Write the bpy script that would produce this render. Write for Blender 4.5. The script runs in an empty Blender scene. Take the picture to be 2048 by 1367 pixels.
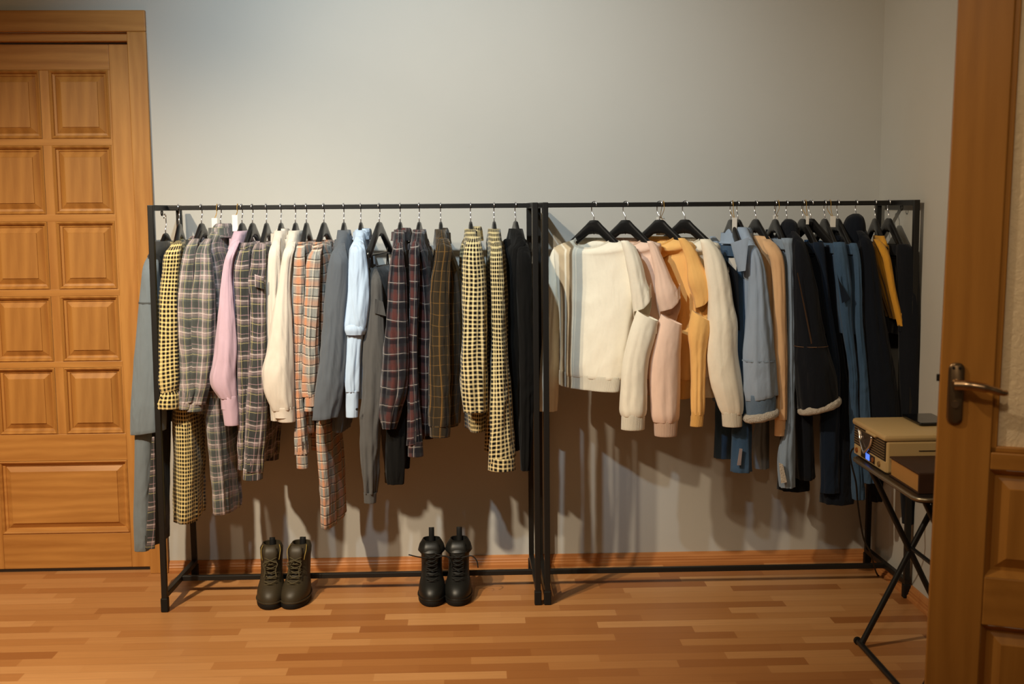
import bpy, bmesh, math, random
from mathutils import Vector, Matrix, noise
R = random.Random(7)
SC = bpy.context.scene
COL = SC.collection
PI = math.pi

# ---------------------------------------------------------------- camera
W0, H0 = 2048, 1367
FPX, PIT, ROL, YAW, CAMD, CAMZ = 2324.35, .1148, -.0071, .0348, 4.4445, 1.4
EYE = Vector((0, -CAMD, CAMZ))
FW = Vector((math.sin(YAW) * math.cos(PIT), math.cos(YAW) * math.cos(PIT), -math.sin(PIT)))
_r = Vector((math.cos(YAW), -math.sin(YAW), 0))
_u = _r.cross(FW)
RT = _r * math.cos(ROL) + _u * math.sin(ROL)
UP = -_r * math.sin(ROL) + _u * math.cos(ROL)


def P(px, py, Y):
    """world point on the plane y=Y seen at photo position (px, py)"""
    d = FW * FPX + RT * (px - W0 / 2) - UP * (py - H0 / 2)
    t = (Y - EYE.y) / d.y
    return EYE + d * t


def PX(px, z, Y):
    """world x of the point with this z and Y that projects to photo column px"""
    k = (px - W0 / 2) / FPX
    a = RT - FW * k
    return EYE.x - (a.y * (Y - EYE.y) + a.z * (z - EYE.z)) / a.x


def PG(px, py, Z=0.0):
    """world point at height Z seen at photo position"""
    d = FW * FPX + RT * (px - W0 / 2) - UP * (py - H0 / 2)
    t = (Z - EYE.z) / d.z
    return EYE + d * t


cam = bpy.data.cameras.new('camera')
camo = bpy.data.objects.new('camera', cam)
COL.objects.link(camo)
cam.sensor_width = 36
cam.lens = FPX / W0 * 36
M = Matrix((RT, UP, -FW)).transposed().to_4x4()
M.translation = EYE
camo.matrix_world = M
cam.clip_start = .05
cam.dof.use_dof = True
cam.dof.focus_distance = 4.05
cam.dof.aperture_fstop = 3.2
SC.camera = camo


# ---------------------------------------------------------------- colour + materials
def lin(c):
    return tuple(((v / 255) / 12.92 if v / 255 <= .04045 else ((v / 255 + .055) / 1.055) ** 2.4) for v in c) + (1,)


class NT:
    def __init__(s, name, rough=.8, spec=.3, metal=0, sheen=0):
        s.m = bpy.data.materials.new(name)
        s.m.use_nodes = True
        s.n = s.m.node_tree.nodes
        s.l = s.m.node_tree.links
        s.b = s.n['Principled BSDF']
        s.b.inputs['Roughness'].default_value = rough
        s.b.inputs['Specular IOR Level'].default_value = spec
        s.b.inputs['Metallic'].default_value = metal
        if sheen:
            s.b.inputs['Sheen Weight'].default_value = sheen
            s.b.inputs['Sheen Roughness'].default_value = .5

    def put(s, sock, v):
        if hasattr(v, 'is_linked') or isinstance(v, bpy.types.NodeSocket):
            s.l.new(v, sock)
        elif v is not None:
            sock.default_value = v

    def math(s, op, a, b=None, c=None, clamp=False):
        n = s.n.new('ShaderNodeMath')
        n.operation = op
        n.use_clamp = clamp
        s.put(n.inputs[0], a)
        s.put(n.inputs[1], b)
        if c is not None:
            s.put(n.inputs[2], c)
        return n.outputs[0]

    def mix(s, f, a, b, mode='MIX'):
        n = s.n.new('ShaderNodeMix')
        n.data_type = 'RGBA'
        n.blend_type = mode
        s.put(n.inputs[0], f)
        s.put(n.inputs[6], a)
        s.put(n.inputs[7], b)
        return n.outputs[2]

    def uv(s):
        n = s.n.new('ShaderNodeTexCoord')
        sp = s.n.new('ShaderNodeSeparateXYZ')
        s.l.new(n.outputs['UV'], sp.inputs[0])
        return n.outputs['UV'], sp.outputs[0], sp.outputs[1]

    def obj(s):
        n = s.n.new('ShaderNodeTexCoord')
        return n.outputs['Object']

    def mapping(s, vec, scale=(1, 1, 1), rot=(0, 0, 0), loc=(0, 0, 0)):
        n = s.n.new('ShaderNodeMapping')
        s.l.new(vec, n.inputs[0])
        n.inputs['Scale'].default_value = scale
        n.inputs['Rotation'].default_value = rot
        n.inputs['Location'].default_value = loc
        return n.outputs[0]

    def noise(s, vec, scale=5, detail=3, rough=.5, dist=0):
        n = s.n.new('ShaderNodeTexNoise')
        s.l.new(vec, n.inputs['Vector'])
        n.inputs['Scale'].default_value = scale
        n.inputs['Detail'].default_value = detail
        n.inputs['Roughness'].default_value = rough
        n.inputs['Distortion'].default_value = dist
        return n.outputs['Fac']

    def ramp(s, f, stops):
        n = s.n.new('ShaderNodeValToRGB')
        s.l.new(f, n.inputs[0])
        e = n.color_ramp.elements
        while len(e) < len(stops):
            e.new(.5)
        for i, (p, c) in enumerate(stops):
            e[i].position = p
            e[i].color = c
        return n.outputs[0]

    def bump(s, h, strength=.3, dist=.01, prev=None):
        n = s.n.new('ShaderNodeBump')
        n.inputs['Strength'].default_value = strength
        n.inputs['Distance'].default_value = dist
        s.l.new(h, n.inputs['Height'])
        if prev is not None:
            s.l.new(prev, n.inputs['Normal'])
        return n.outputs[0]

    def done(s, col, nrm=None):
        s.put(s.b.inputs['Base Color'], col)
        if nrm is not None:
            s.l.new(nrm, s.b.inputs['Normal'])
        return s.m


def cloth_bump(t, wr=.5, fine=.12):
    wr *= 1.4
    o = t.obj()
    w = t.noise(t.mapping(o, (9, 9, 3.2)), 1.0, 3, .55, .6)
    n1 = t.bump(w, wr, .03)
    w2 = t.noise(t.mapping(o, (1, 1, .8)), 420, 2, .6)
    return t.bump(w2, fine, .002, n1)


def plain(name, c, rough=.9, sheen=.15, var=.05, wr=.5, spec=.15):
    t = NT(name, rough, spec, 0, sheen)
    o = t.obj()
    n = t.noise(o, 60, 4, .7)
    k = t.math('MULTIPLY_ADD', n, 2 * var, 1 - var)
    rgb = lin(c)
    mm = t.n.new('ShaderNodeMix')
    mm.data_type = 'RGBA'
    mm.blend_type = 'MULTIPLY'
    mm.inputs[0].default_value = 1
    mm.inputs[6].default_value = rgb
    t.l.new(k, mm.inputs[7])
    return t.done(mm.outputs[2], cloth_bump(t, wr))


def stripe(t, axis, period, centre, width, soft=.0006):
    x = t.math('SUBTRACT', axis, centre)
    d = t.math('PINGPONG', x, period / 2)
    n = t.n.new('ShaderNodeMapRange')
    n.inputs['From Min'].default_value = width / 2 + soft
    n.inputs['From Max'].default_value = max(width / 2 - soft, 0)
    t.l.new(d, n.inputs['Value'])
    return n.outputs[0]


def plaid(name, base, stripes, rough=.92, wr=.7, warp=.03):
    """stripes: (axis 'u'|'v', period, centre, width, colour, strength[, soft])"""
    t = NT(name, rough, .12, 0, .2)
    _, u, v = t.uv()
    wob = t.noise(t.mapping(t.obj(), (7, 7, 4)), 1, 2, .5)
    wob2 = t.noise(t.mapping(t.obj(), (7, 7, 4), (0, 0, 0), (5, 3, 8)), 1, 2, .5)
    u = t.math('ADD', u, t.math('MULTIPLY_ADD', wob, warp, -warp / 2))
    v = t.math('ADD', v, t.math('MULTIPLY_ADD', wob2, warp * 1.4, -warp * .7))
    c = lin(base)
    for st in stripes:
        ax, p, ce, w, colr, k = st[:6]
        f = stripe(t, u if ax == 'u' else v, p, ce, w, st[6] if len(st) > 6 else .0008)
        f = t.math('MULTIPLY', f, k)
        c = t.mix(f, c, lin(colr))
    n = t.noise(t.obj(), 300, 2, .6)
    k = t.math('MULTIPLY_ADD', n, .5, .75)
    mm = t.n.new('ShaderNodeMix')
    mm.data_type = 'RGBA'
    mm.blend_type = 'MULTIPLY'
    mm.inputs[0].default_value = 1
    t.l.new(c, mm.inputs[6]) if not isinstance(c, tuple) else None
    t.l.new(k, mm.inputs[7])
    return t.done(mm.outputs[2], cloth_bump(t, wr))


def gingham(name, light, dark, p, warp=.008):
    t = NT(name, .92, .12, 0, .2)
    _, u, v = t.uv()
    o = t.obj()
    w1 = t.noise(t.mapping(o, (7, 7, 4)), 1, 2, .5)
    w2 = t.noise(t.mapping(o, (7, 7, 4), (0, 0, 0), (5, 3, 8)), 1, 2, .5)
    u = t.math('ADD', u, t.math('MULTIPLY_ADD', w1, warp * 2.4, -warp))
    v = t.math('ADD', v, t.math('MULTIPLY_ADD', w2, warp * 3.6, -warp))
    fu = stripe(t, u, p, 0, p * .60, .0004)
    fv = stripe(t, v, p, 0, p * .60, .0004)
    both = t.math('MULTIPLY', fu, fv)
    one = t.math('MAXIMUM', fu, fv)
    c = t.mix(t.math('MULTIPLY', one, .42), lin(light), lin(dark))
    c = t.mix(both, c, lin(dark))
    return t.done(c, cloth_bump(t, .7))


def denim(name, c, fade, wr=.55, amt=.5):
    t = NT(name, .9, .12, 0, .1)
    o = t.obj()
    n = t.noise(t.mapping(o, (6, 6, 1.6)), 1, 3, .6, .4)
    n2 = t.noise(t.mapping(o, (1, 1, .35)), 500, 2, .7)
    f = t.math('MULTIPLY_ADD', n, 1.6, -.45, True)
    f = t.math('MULTIPLY', f, amt)
    f = t.math('ADD', f, t.math('MULTIPLY_ADD', n2, .35, -.17), None, True)
    col = t.mix(f, lin(c), lin(fade))
    return t.done(col, cloth_bump(t, wr, .2))


def rib(name, c, rough=.92):
    t = NT(name, rough, .12, 0, .2)
    _, u, v = t.uv()
    d = t.math('PINGPONG', u, .0022)
    h = t.math('MULTIPLY', d, 450)
    col = t.mix(h, lin([x * .86 for x in c]), lin(c))
    return t.done(col, t.bump(h, .5, .003))


def simple(name, c, rough=.5, spec=.4, metal=0, var=0.0):
    t = NT(name, rough, spec, metal)
    if not var:
        return t.done(lin(c))
    n = t.noise(t.obj(), 25, 4, .6)
    return t.done(t.mix(n, lin([x * (1 - var) for x in c]), lin([min(255, x * (1 + var)) for x in c])), t.bump(n, .15, .003))


def wood(name, dark, light, axis='z', rough=.42, scale=1.0, spec=.35, sat=None):
    t = NT(name, rough, spec)
    o = t.obj()
    st = {'z': (14, 14, 1.1), 'x': (1.1, 14, 14)}[axis]
    st = tuple(v * scale for v in st)
    m = t.mapping(o, st)
    n1 = t.noise(m, 1.0, 4, .6, 1.2)
    m2 = t.mapping(o, tuple(v * 7 for v in st))
    n2 = t.noise(m2, 1.0, 3, .7, .3)
    wv = t.n.new('ShaderNodeTexWave')
    wv.wave_type = 'BANDS'
    wv.bands_direction = 'X' if axis == 'z' else 'Z'
    t.l.new(t.mapping(o, (1, .3, .16) if axis == 'z' else (.16, .3, 1)), wv.inputs['Vector'])
    wv.inputs['Scale'].default_value = 9 * scale
    wv.inputs['Distortion'].default_value = 7
    wv.inputs['Detail'].default_value = 2
    wv.inputs['Detail Scale'].default_value = 1.2
    f = t.math('MULTIPLY_ADD', n1, .8, .02)
    f = t.math('ADD', f, t.math('MULTIPLY', n2, .25))
    f = t.math('ADD', f, t.math('MULTIPLY_ADD', wv.outputs['Fac'], .20, -.12), None, True)
    col = t.mix(f, lin(dark), lin(light))
    return t.done(col, t.bump(f, .08, .003))


# ---------------------------------------------------------------- object helpers
def mesh(name, verts, faces, mat, parent=None, loc=None, smooth=True, uvs=None, sharp=None):
    me = bpy.data.meshes.new(name)
    o = bpy.data.objects.new(name, me)
    base = parent['_w'] if parent is not None and '_w' in parent else (0, 0, 0)
    base = Vector(base)
    org = Vector(loc) if loc is not None else base
    me.from_pydata([tuple(Vector(v) - org) for v in verts], [], faces)
    if uvs is not None:
        uvl = me.uv_layers.new(name='UVMap')
        i = 0
        for f in uvs:
            for c in f:
                uvl.data[i].uv = c
                i += 1
    if smooth:
        me.polygons.foreach_set('use_smooth', [True] * len(me.polygons))
    if mat:
        me.materials.append(mat)
    me.update()
    bm = bmesh.new()
    bm.from_mesh(me)
    bmesh.ops.recalc_face_normals(bm, faces=bm.faces)
    bm.to_mesh(me)
    bm.free()
    if sharp is not None:
        me.set_sharp_from_angle(angle=math.radians(sharp))
    COL.objects.link(o)
    o.location = org - base
    if parent is not None:
        o.parent = parent
    o['_w'] = tuple(org)
    return o


def tag(o, label=None, cat=None, group=None, kind=None):
    if label: o['label'] = label
    if cat: o['category'] = cat
    if group: o['group'] = group
    if kind: o['kind'] = kind
    return o


def thing(name, loc, label, cat, group=None, kind=None):
    o = bpy.data.objects.new(name, None)
    o.empty_display_size = .05
    COL.objects.link(o)
    o.location = loc
    o['_w'] = tuple(loc)
    return tag(o, label, cat, group, kind)


class MB:
    """collects boxes / beams / tubes into one mesh"""
    def __init__(s):
        s.v, s.f = [], []

    def add(s, vs, fs):
        k = len(s.v)
        s.v += [Vector(v) for v in vs]
        s.f += [tuple(i + k for i in f) for f in fs]

    def bm(s, bm, mtx=None):
        bm.verts.ensure_lookup_table()
        bm.verts.index_update()
        s.add([(mtx @ v.co if mtx else v.co) for v in bm.verts], [[v.index for v in f.verts] for f in bm.faces])
        bm.free()

    def box(s, c, d, bev=0, mtx=None, seg=2):
        bm = bmesh.new()
        bmesh.ops.create_cube(bm, size=1)
        for v in bm.verts:
            v.co = Vector((v.co.x * d[0] + c[0], v.co.y * d[1] + c[1], v.co.z * d[2] + c[2]))
        if bev:
            bmesh.ops.bevel(bm, geom=list(bm.edges), offset=bev, segments=seg, affect='EDGES', profile=.5)
        s.bm(bm, mtx)

    def bb(s, lo, hi, bev=0, mtx=None):
        s.box([(a + b) / 2 for a, b in zip(lo, hi)], [b - a for a, b in zip(lo, hi)], bev, mtx)

    def beam(s, a, b, w, h=None, bev=.002, ref=(0, 0, 1)):
        a, b = Vector(a), Vector(b)
        z = (b - a).normalized()
        rf = Vector(ref)
        if abs(z.dot(rf)) > .95: rf = Vector((1, 0, 0))
        x = rf.cross(z).normalized()
        y = z.cross(x)
        m = Matrix((x, y, z)).transposed().to_4x4()
        m.translation = (a + b) / 2
        s.box((0, 0, 0), (w, h or w, (b - a).length), bev, m)

    def tube(s, pts, r, n=8, cap=True, flat=1.0):
        pts = [Vector(p) for p in pts]
        rs = r if isinstance(r, (list, tuple)) else [r] * len(pts)
        vs, fs = [], []
        prev = None
        for i, p in enumerate(pts):
            t = (pts[min(i + 1, len(pts) - 1)] - pts[max(i - 1, 0)]).normalized()
            if prev is None:
                rf = Vector((0, 0, 1)) if abs(t.z) < .9 else Vector((1, 0, 0))
                x = rf.cross(t).normalized()
            else:
                x = (prev - t * prev.dot(t)).normalized()
            prev = x
            y = t.cross(x)
            for k in range(n):
                a = 2 * PI * k / n
                vs.append(p + x * (math.cos(a) * rs[i]) + y * (math.sin(a) * rs[i] * flat))
        for i in range(len(pts) - 1):
            for k in range(n):
                a, b = i * n + k, i * n + (k + 1) % n
                fs.append((a, b, b + n, a + n))
        if cap:
            fs.append(tuple(range(n))[::-1])
            fs.append(tuple(range((len(pts) - 1) * n, len(pts) * n)))
        s.add(vs, fs)

    def rings(s, rings, cap0=True, cap1=True):
        n = len(rings[0])
        vs = [p for r in rings for p in r]
        fs = []
        for i in range(len(rings) - 1):
            for k in range(n):
                a, b = i * n + k, i * n + (k + 1) % n
                fs.append((a, b, b + n, a + n))
        if cap0: fs.append(tuple(range(n))[::-1])
        if cap1: fs.append(tuple(range((len(rings) - 1) * n, len(rings) * n)))
        s.add(vs, fs)

    def build(s, name, mat, parent=None, smooth=False, sharp=None, loc=None):
        return mesh(name, s.v, s.f, mat, parent, loc, smooth, None, sharp)


def copy_obj(o, parent=None, off=(0, 0, 0)):
    c = o.copy()
    COL.objects.link(c)
    if parent is not None:
        c.parent = parent
    c.location = Vector(o.location) + Vector(off)
    return c


def spline(pts, n):
    """catmull-rom through points"""
    pts = [Vector(p) for p in pts]
    q = [pts[0] * 2 - pts[1]] + pts + [pts[-1] * 2 - pts[-2]]
    out = []
    for i in range(1, len(q) - 2):
        for k in range(n):
            t = k / n
            a, b, c, d = q[i - 1:i + 3]
            out.append(.5 * ((2 * b) + (c - a) * t + (2 * a - 5 * b + 4 * c - d) * t * t + (3 * b - a - 3 * c + d) * t ** 3))
    out.append(pts[-1])
    return out
# ---------------------------------------------------------------- room
YF, YR, HR, YM = -.4606, -.0571, 1.418, -.259      # racks: front posts, rear posts, height, hanging rail
XWALL = 1.57
t = NT('wall_paint', .9, .2)
o = t.obj()
n = t.noise(o, 3, 4, .6)
n2 = t.noise(o, 160, 3, .6)
M_WALL = t.done(t.mix(n, lin((188, 187, 182)), lin((194, 193, 188))), t.bump(n2, .06, .002))

t = NT('laminate_strips', .38, .4)
o = t.obj()
sp = t.n.new('ShaderNodeSeparateXYZ')
t.l.new(o, sp.inputs[0])
row = t.math('FLOOR', t.math('DIVIDE', sp.outputs[1], .058))
wn = t.n.new('ShaderNodeTexWhiteNoise')
wn.noise_dimensions = '1D'
t.l.new(row, wn.inputs['W'])
xo = t.math('ADD', t.math('DIVIDE', sp.outputs[0], .40), t.math('MULTIPLY', wn.outputs['Value'], 7))
cell = t.math('FLOOR', xo)
cv = t.n.new('ShaderNodeCombineXYZ')
t.l.new(cell, cv.inputs[0])
t.l.new(row, cv.inputs[1])
wn2 = t.n.new('ShaderNodeTexWhiteNoise')
wn2.noise_dimensions = '2D'
t.l.new(cv.outputs[0], wn2.inputs['Vector'])
col = t.ramp(wn2.outputs['Value'], [(0, lin((156, 100, 54))), (.35, lin((180, 124, 72))), (.7, lin((196, 142, 88))), (1, lin((214, 162, 108)))])
g = t.noise(t.mapping(o, (5, 75, 1)), 1, 4, .6, .4)
col = t.mix(t.math('MULTIPLY_ADD', g, 1.1, -.3, True), t.mix(.35, col, lin((136, 84, 44)), 'MIX'), col)
fr = t.math('FRACT', t.math('DIVIDE', sp.outputs[1], .058))
ed = t.math('LESS_THAN', fr, .035)
col = t.mix(t.math('MULTIPLY', ed, .3), col, lin((90, 48, 22)))
M_FLOOR = t.done(col)

M_DOOR = wood('honey_oak_vertical', (146, 90, 36), (206, 150, 80), 'z')
M_DOORX = wood('honey_oak_horizontal', (146, 90, 36), (206, 150, 80), 'x')
M_PANEL = wood('oak_panel', (134, 82, 32), (200, 144, 74), 'z', .45, .8)
M_BASE = wood('skirting_oak', (150, 88, 42), (206, 142, 84), 'x')
M_RDOOR = wood('stained_pine', (148, 96, 38), (190, 132, 60), 'z', .38, .8)
M_RDOORX = wood('stained_pine_horizontal', (148, 96, 38), (190, 132, 60), 'x', .38, .8)

m = MB(); m.bb((-2.6, -4.9, -.06), (2.6, .35, 0)); fl = m.build('floor', M_FLOOR); tag(fl, None, None, None, 'structure')

# door opening in the back wall
DY = .035                                   # face of the door leaf, recessed in its opening
ZTOP = P(200, 88, DY).z
XCI = PX(283, .9, 0)                        # inner edge of casing (right)
XLO = XCI - .80
XCO = PX(317, .9, -.018)                    # outer edge of casing
ZCO = P(200, 20, -.018).z
m = MB()
m.bb((XCI, 0, 0), (XWALL + .12, .12, 2.75))
m.bb((XLO, 0, ZTOP + .035), (XCI, .12, 2.75))
m.bb((-2.6, 0, 0), (XLO, .12, 2.75))
tag(m.build('wall_back', M_WALL), None, None, None, 'structure')
m = MB(); m.bb((XWALL, -1.35, 0), (XWALL + .12, 0, 2.75))
tag(m.build('wall_right', M_WALL), None, None, None, 'structure')


def skirting(name, p0, p1, nrm):
    prof = [(0, 0), (.022, 0), (.022, .012), (.017, .016), (.017, .022), (.014, .026), (.014, .031), (.010, .036), (.007, .044), (0, .046)]
    p0, p1, nrm = Vector(p0), Vector(p1), Vector(nrm)
    m = MB()
    m.rings([[p + nrm * a + Vector((0, 0, b)) for a, b in prof] for p in (p0, p1)])
    o = m.build(name, M_BASE)
    return tag(o, None, None, None, 'structure')


skirting('baseboard_back', (XCO + .004, 0, 0), (XWALL - .022, 0, 0), (0, -1, 0))
skirting('baseboard_right', (XWALL, 0, 0), (XWALL, -1.35, 0), (-1, 0, 0))

# ---- door on the left
D1 = thing('door_1', ((XLO + XCI) / 2, DY, 0), 'closed honey oak panelled door in the back wall beside the clothes rack', 'door', None, 'structure')
cas = XCO - XCI
m = MB()
zi = ZCO - cas * 1.12
xl, xr = XLO - cas, XCO
fr = thing  # noqa
vs, fs = [], []
m = MB()
for (x0, x1) in ((XCI, XCO), (XLO - cas, XLO)):
    m.bb((x0, -.018, 0), (x1, .0, zi), .003)
m.build('casing', M_DOOR, D1)
m = MB(); m.bb((XLO - cas, -.018, zi), (XCO, 0, ZCO), .003); m.build('head_casing', M_DOORX, D1)
m = MB()
m.bb((XCI - .004, -.002, 0), (XCI + .0, .10, ZTOP + .034))
m.bb((XLO, -.002, 0), (XLO + .004, .10, ZTOP + .034))
m.bb((XLO, .006, ZTOP + .006), (XCI, .10, ZTOP + .036), .003)
m.bb((XLO, .0, ZTOP + .034), (XCI, .02, zi + .002), .003)
m.build('jamb', M_DOORX, D1)
# leaf with openings for the panels
rows = [(140, 277), (291, 428), (443, 578), (592, 722), (735, 867)]
zr = [(P(165, b, DY).z, P(165, a, DY).z) for a, b in rows]
XR1 = PX(232, P(232, 500, DY).z, DY); XL1 = PX(114.5, P(114, 500, DY).z, DY)
XR0 = PX(96.5, P(96, 500, DY).z, DY); XL0 = XR0 - (XR1 - XL1)
XA, XB = XLO + .005, XCI - .006
zb0, zb1 = P(150, 1066, DY).z, P(150, 921, DY).z
holes = [(XL0, XR0, a, b) for a, b in zr] + [(XL1, XR1, a, b) for a, b in zr] + [(XL0 - .012, XR1 + .006, zb0, zb1)]
LZ0, LZ1 = .012, ZTOP
m = MB(); th = .04
y0, y1 = DY, DY + th
m.bb((XR1 + .006, y0, LZ0), (XB, y1, LZ1), .002)
m.bb((XA, y0, LZ0), (XL0 - .012, y1, LZ1), .002)
m.bb((XR0, y0 + .001, zr[4][0] - .0), (XL1, y1, zr[0][1]), .002)
for q in (XL0 - .012, ):
    m.bb((XL0 - .012, y0 + .001, zr[4][0]), (XL0, y1, zr[0][1]))
m.bb((XR1, y0 + .001, zr[4][0]), (XR1 + .006, y1, zr[0][1]))
leaf = m.build('door_leaf', M_DOOR, D1)
m = MB()
zs = [LZ1] + [v for a, b in zr for v in (b, a)] + [zb1, zb0, LZ0]
for i in range(0, len(zs), 2):
    m.bb((XL0 - .012, y0 + .0005, zs[i + 1]), (XR1 + .006, y1, zs[i]), .002)
m.build('rail', M_DOORX, leaf)
pm = []
for (a, b, c, d) in holes:
    m = MB()
    prof = [(0, 0), (.004, -.004), (.010, .002), (.012, .010), (.020, .012), (.022, .016), (.042, .004), (.043, .001)]
    rg = []
    for ins, dep in prof:
        rg.append([Vector((a + ins, y0 + dep, c + ins)), Vector((b - ins, y0 + dep, c + ins)), Vector((b - ins, y0 + dep, d - ins)), Vector((a + ins, y0 + dep, d - ins))])
    m.rings(rg, False, True)
    m.build('door_panel', M_PANEL if b - a < .3 else M_DOORX, leaf, sharp=None, loc=((a + b) / 2, y0, (c + d) / 2))
m = MB(); m.bb((XA, DY + .002, 0), (XB, DY + .03, .012)); m.build('leaf_gap_shade', simple('shadow_gap', (40, 26, 14), .8), D1)  # dark strip painting the shade in the gap under the leaf

# ---- open glazed door in the right foreground
DZ = -1.74
pe = P(1889, 500, DZ)
XE = pe.x
ang = -math.atan(.36) + YAW * 0
ca, sa = math.cos(ang), math.sin(ang)


def DR(u, v, z):
    """door frame: u along the leaf from its free edge, v thickness away from the camera"""
    return Vector((XE + u * ca - v * sa, DZ + u * sa + v * ca, z))


D2 = thing('door_2', (XE, DZ, 0), 'open stained wood door with glass pane and lever handle, in front of the folding table', 'door', None, 'structure')
TILT = .014
DM = Matrix(((ca, -sa, 0, XE), (sa, ca, 0, DZ), (0, 0, 1, 0), (0, 0, 0, 1)))


def du(px, py):
    """distance along the leaf and height of a photo position on the leaf's face"""
    d = FW * FPX + RT * (px - W0 / 2) - UP * (py - H0 / 2)
    nrm = Vector((-sa, ca, 0))
    t = (Vector((XE, DZ, 0)) - EYE).dot(nrm) / d.dot(nrm)
    p = EYE + d * t
    q = p - Vector((XE, DZ, 0))
    return q.x * ca + q.y * sa, p.z


us = du(1992, 700)[0]; LW = .86; TH = .04
m = MB()
m.bb((0, 0, .01), (us, TH, 2.12), .003, DM)
m.bb((LW - us, 0, .01), (LW, TH, 2.12), .003, DM)
l2 = m.build('door_leaf', M_RDOOR, D2)
zg = du(1985, 903)[1]; zr1 = du(1975, 937)[1]; zr2 = du(1960, 1112)[1]; zr3 = du(1955, 1150)[1]; zr4 = du(1950, 1246)[1]
zz = zr1
m = MB()
m.bb((us, .001, zr1), (LW - us, TH, zg), .003, DM)
m.bb((us, .001, zr4), (LW - us, TH, zr3), .003, DM)
m.bb((us, .001, .01), (LW - us, TH, .16), .003, DM)
m.bb((us, .001, 2.0), (LW - us, TH, 2.12), .003, DM)
m.build('rail', M_RDOORX, l2)
for c, d in ((zr3, zr1), (.16, zr4)):
    m = MB(); rg = []
    for ins, dep in [(0, .002), (.006, .010), (.012, .018), (.014, .022), (.022, .022), (.045, .010), (.047, .008)]:
        rg.append([DR(us + ins, dep, c + ins), DR(LW - us - ins, dep, c + ins), DR(LW - us - ins, dep, d - ins), DR(us + ins, dep, d - ins)])
    m.rings(rg, False, True)
    m.build('door_panel', M_RDOOR, l2)
m = MB()
for (a, b, c, d) in ((us, us + .014, zg, 2.0), (LW - us - .014, LW - us, zg, 2.0), (us, LW - us, zg, zg + .014), (us, LW - us, 1.986, 2.0)):
    m.bb((a, .006, c), (b, TH - .004, d), .003, DM)
m.build('glazing_bead', M_RDOOR, l2)
t = NT('rippled_glass', .35, .5)
o = t.obj()
n = t.noise(o, 38, 5, .65, 1.5)
t.b.inputs['Transmission Weight'].default_value = .10
t.b.inputs['IOR'].default_value = 1.3
t.b.inputs['Alpha'].default_value = 1
M_GLASS = t.done(lin((250, 226, 188)), t.bump(n, .5, .01))
m = MB(); m.bb((us + .004, .018, zg + .004), (LW - us - .004, .024, 1.995), 0, DM); m.build('glass_pane', M_GLASS, D2)
# lever handle
M_BRONZE = simple('aged_nickel', (120, 98, 74), .32, .5, .9)
M_STEEL = simple('satin_nickel', (190, 160, 130), .25, .5, 1)
M_DARK = simple('dark_slot', (14, 10, 8), .6)
u0, z0 = du(1910, 724); u1, z1 = du(1910, 847)
hu = du(1912, 765)
uc = hu[0]
hd = thing
pl = MB(); rg = []
hw = .0185
for dep, ins in ((-.001, 0), (-.006, .0005), (-.009, .004)):
    ring = []
    for k in range(40):
        a = 2 * PI * k / 40
        cx, sz = math.cos(a), math.sin(a)
        ring.append(DR(uc + (hw - ins) * math.copysign(abs(cx) ** .75, cx), dep, (z0 + z1) / 2 + ((z0 - z1) / 2 - hw) * math.copysign(1, sz) * (1 if abs(sz) > .02 else 0) + (hw - ins) * sz))
    rg.append(ring)
pl.rings(rg)
hp = pl.build('handle_plate', M_BRONZE, D2, True, 40)
m = MB()
hz = hu[1]
m.tube([DR(uc, -.008, hz), DR(uc, -.03, hz)], [.011, .009], 14)
m.tube(spline([DR(uc - .004, -.036, hz), DR(uc + .03, -.042, hz + .001), DR(uc + .07, -.044, hz - .004), DR(uc + .098, -.042, hz - .012), DR(uc + .108, -.036, hz - .013)], 6),
       [.0125] * 6 + [.011] * 6 + [.0085] * 6 + [.007] * 7, 14)
m.build('lever', M_STEEL, hp, True, 50)
m = MB(); kz = du(1903, 806)[1]
m.tube([DR(uc, -.008, kz), DR(uc, -.013, kz)], .009, 16); m.build('key_cylinder', M_STEEL, hp, True, 40)
m = MB()
for s in (-1, 1):
    m.tube([DR(uc + s * .007, -.008, z0 - .012), DR(uc + s * .007, -.0105, z0 - .012)], .0035, 10)
m.build('screw', M_DARK, hp, True, 40)
m = MB(); lz = du(1890, 757)[1]; m.bb((-.007, .012, lz - .008), (.001, .026, lz + .008), .001, DM); m.build('latch', M_DARK, D2)

D2.rotation_euler = (0, TILT, 0)
D2.location.x -= .99 * TILT
# ---------------------------------------------------------------- clothes racks
M_RACK = simple('black_powder_coat', (26, 25, 24), .45, .35)
M_RUB = simple('black_plastic_foot', (18, 18, 18), .6, .3)
BZ = .058                                    # height of the lower bars
TB = .0195                                   # tube width
BAR_Y = P(1100, 1147, YM + .03).y


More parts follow.
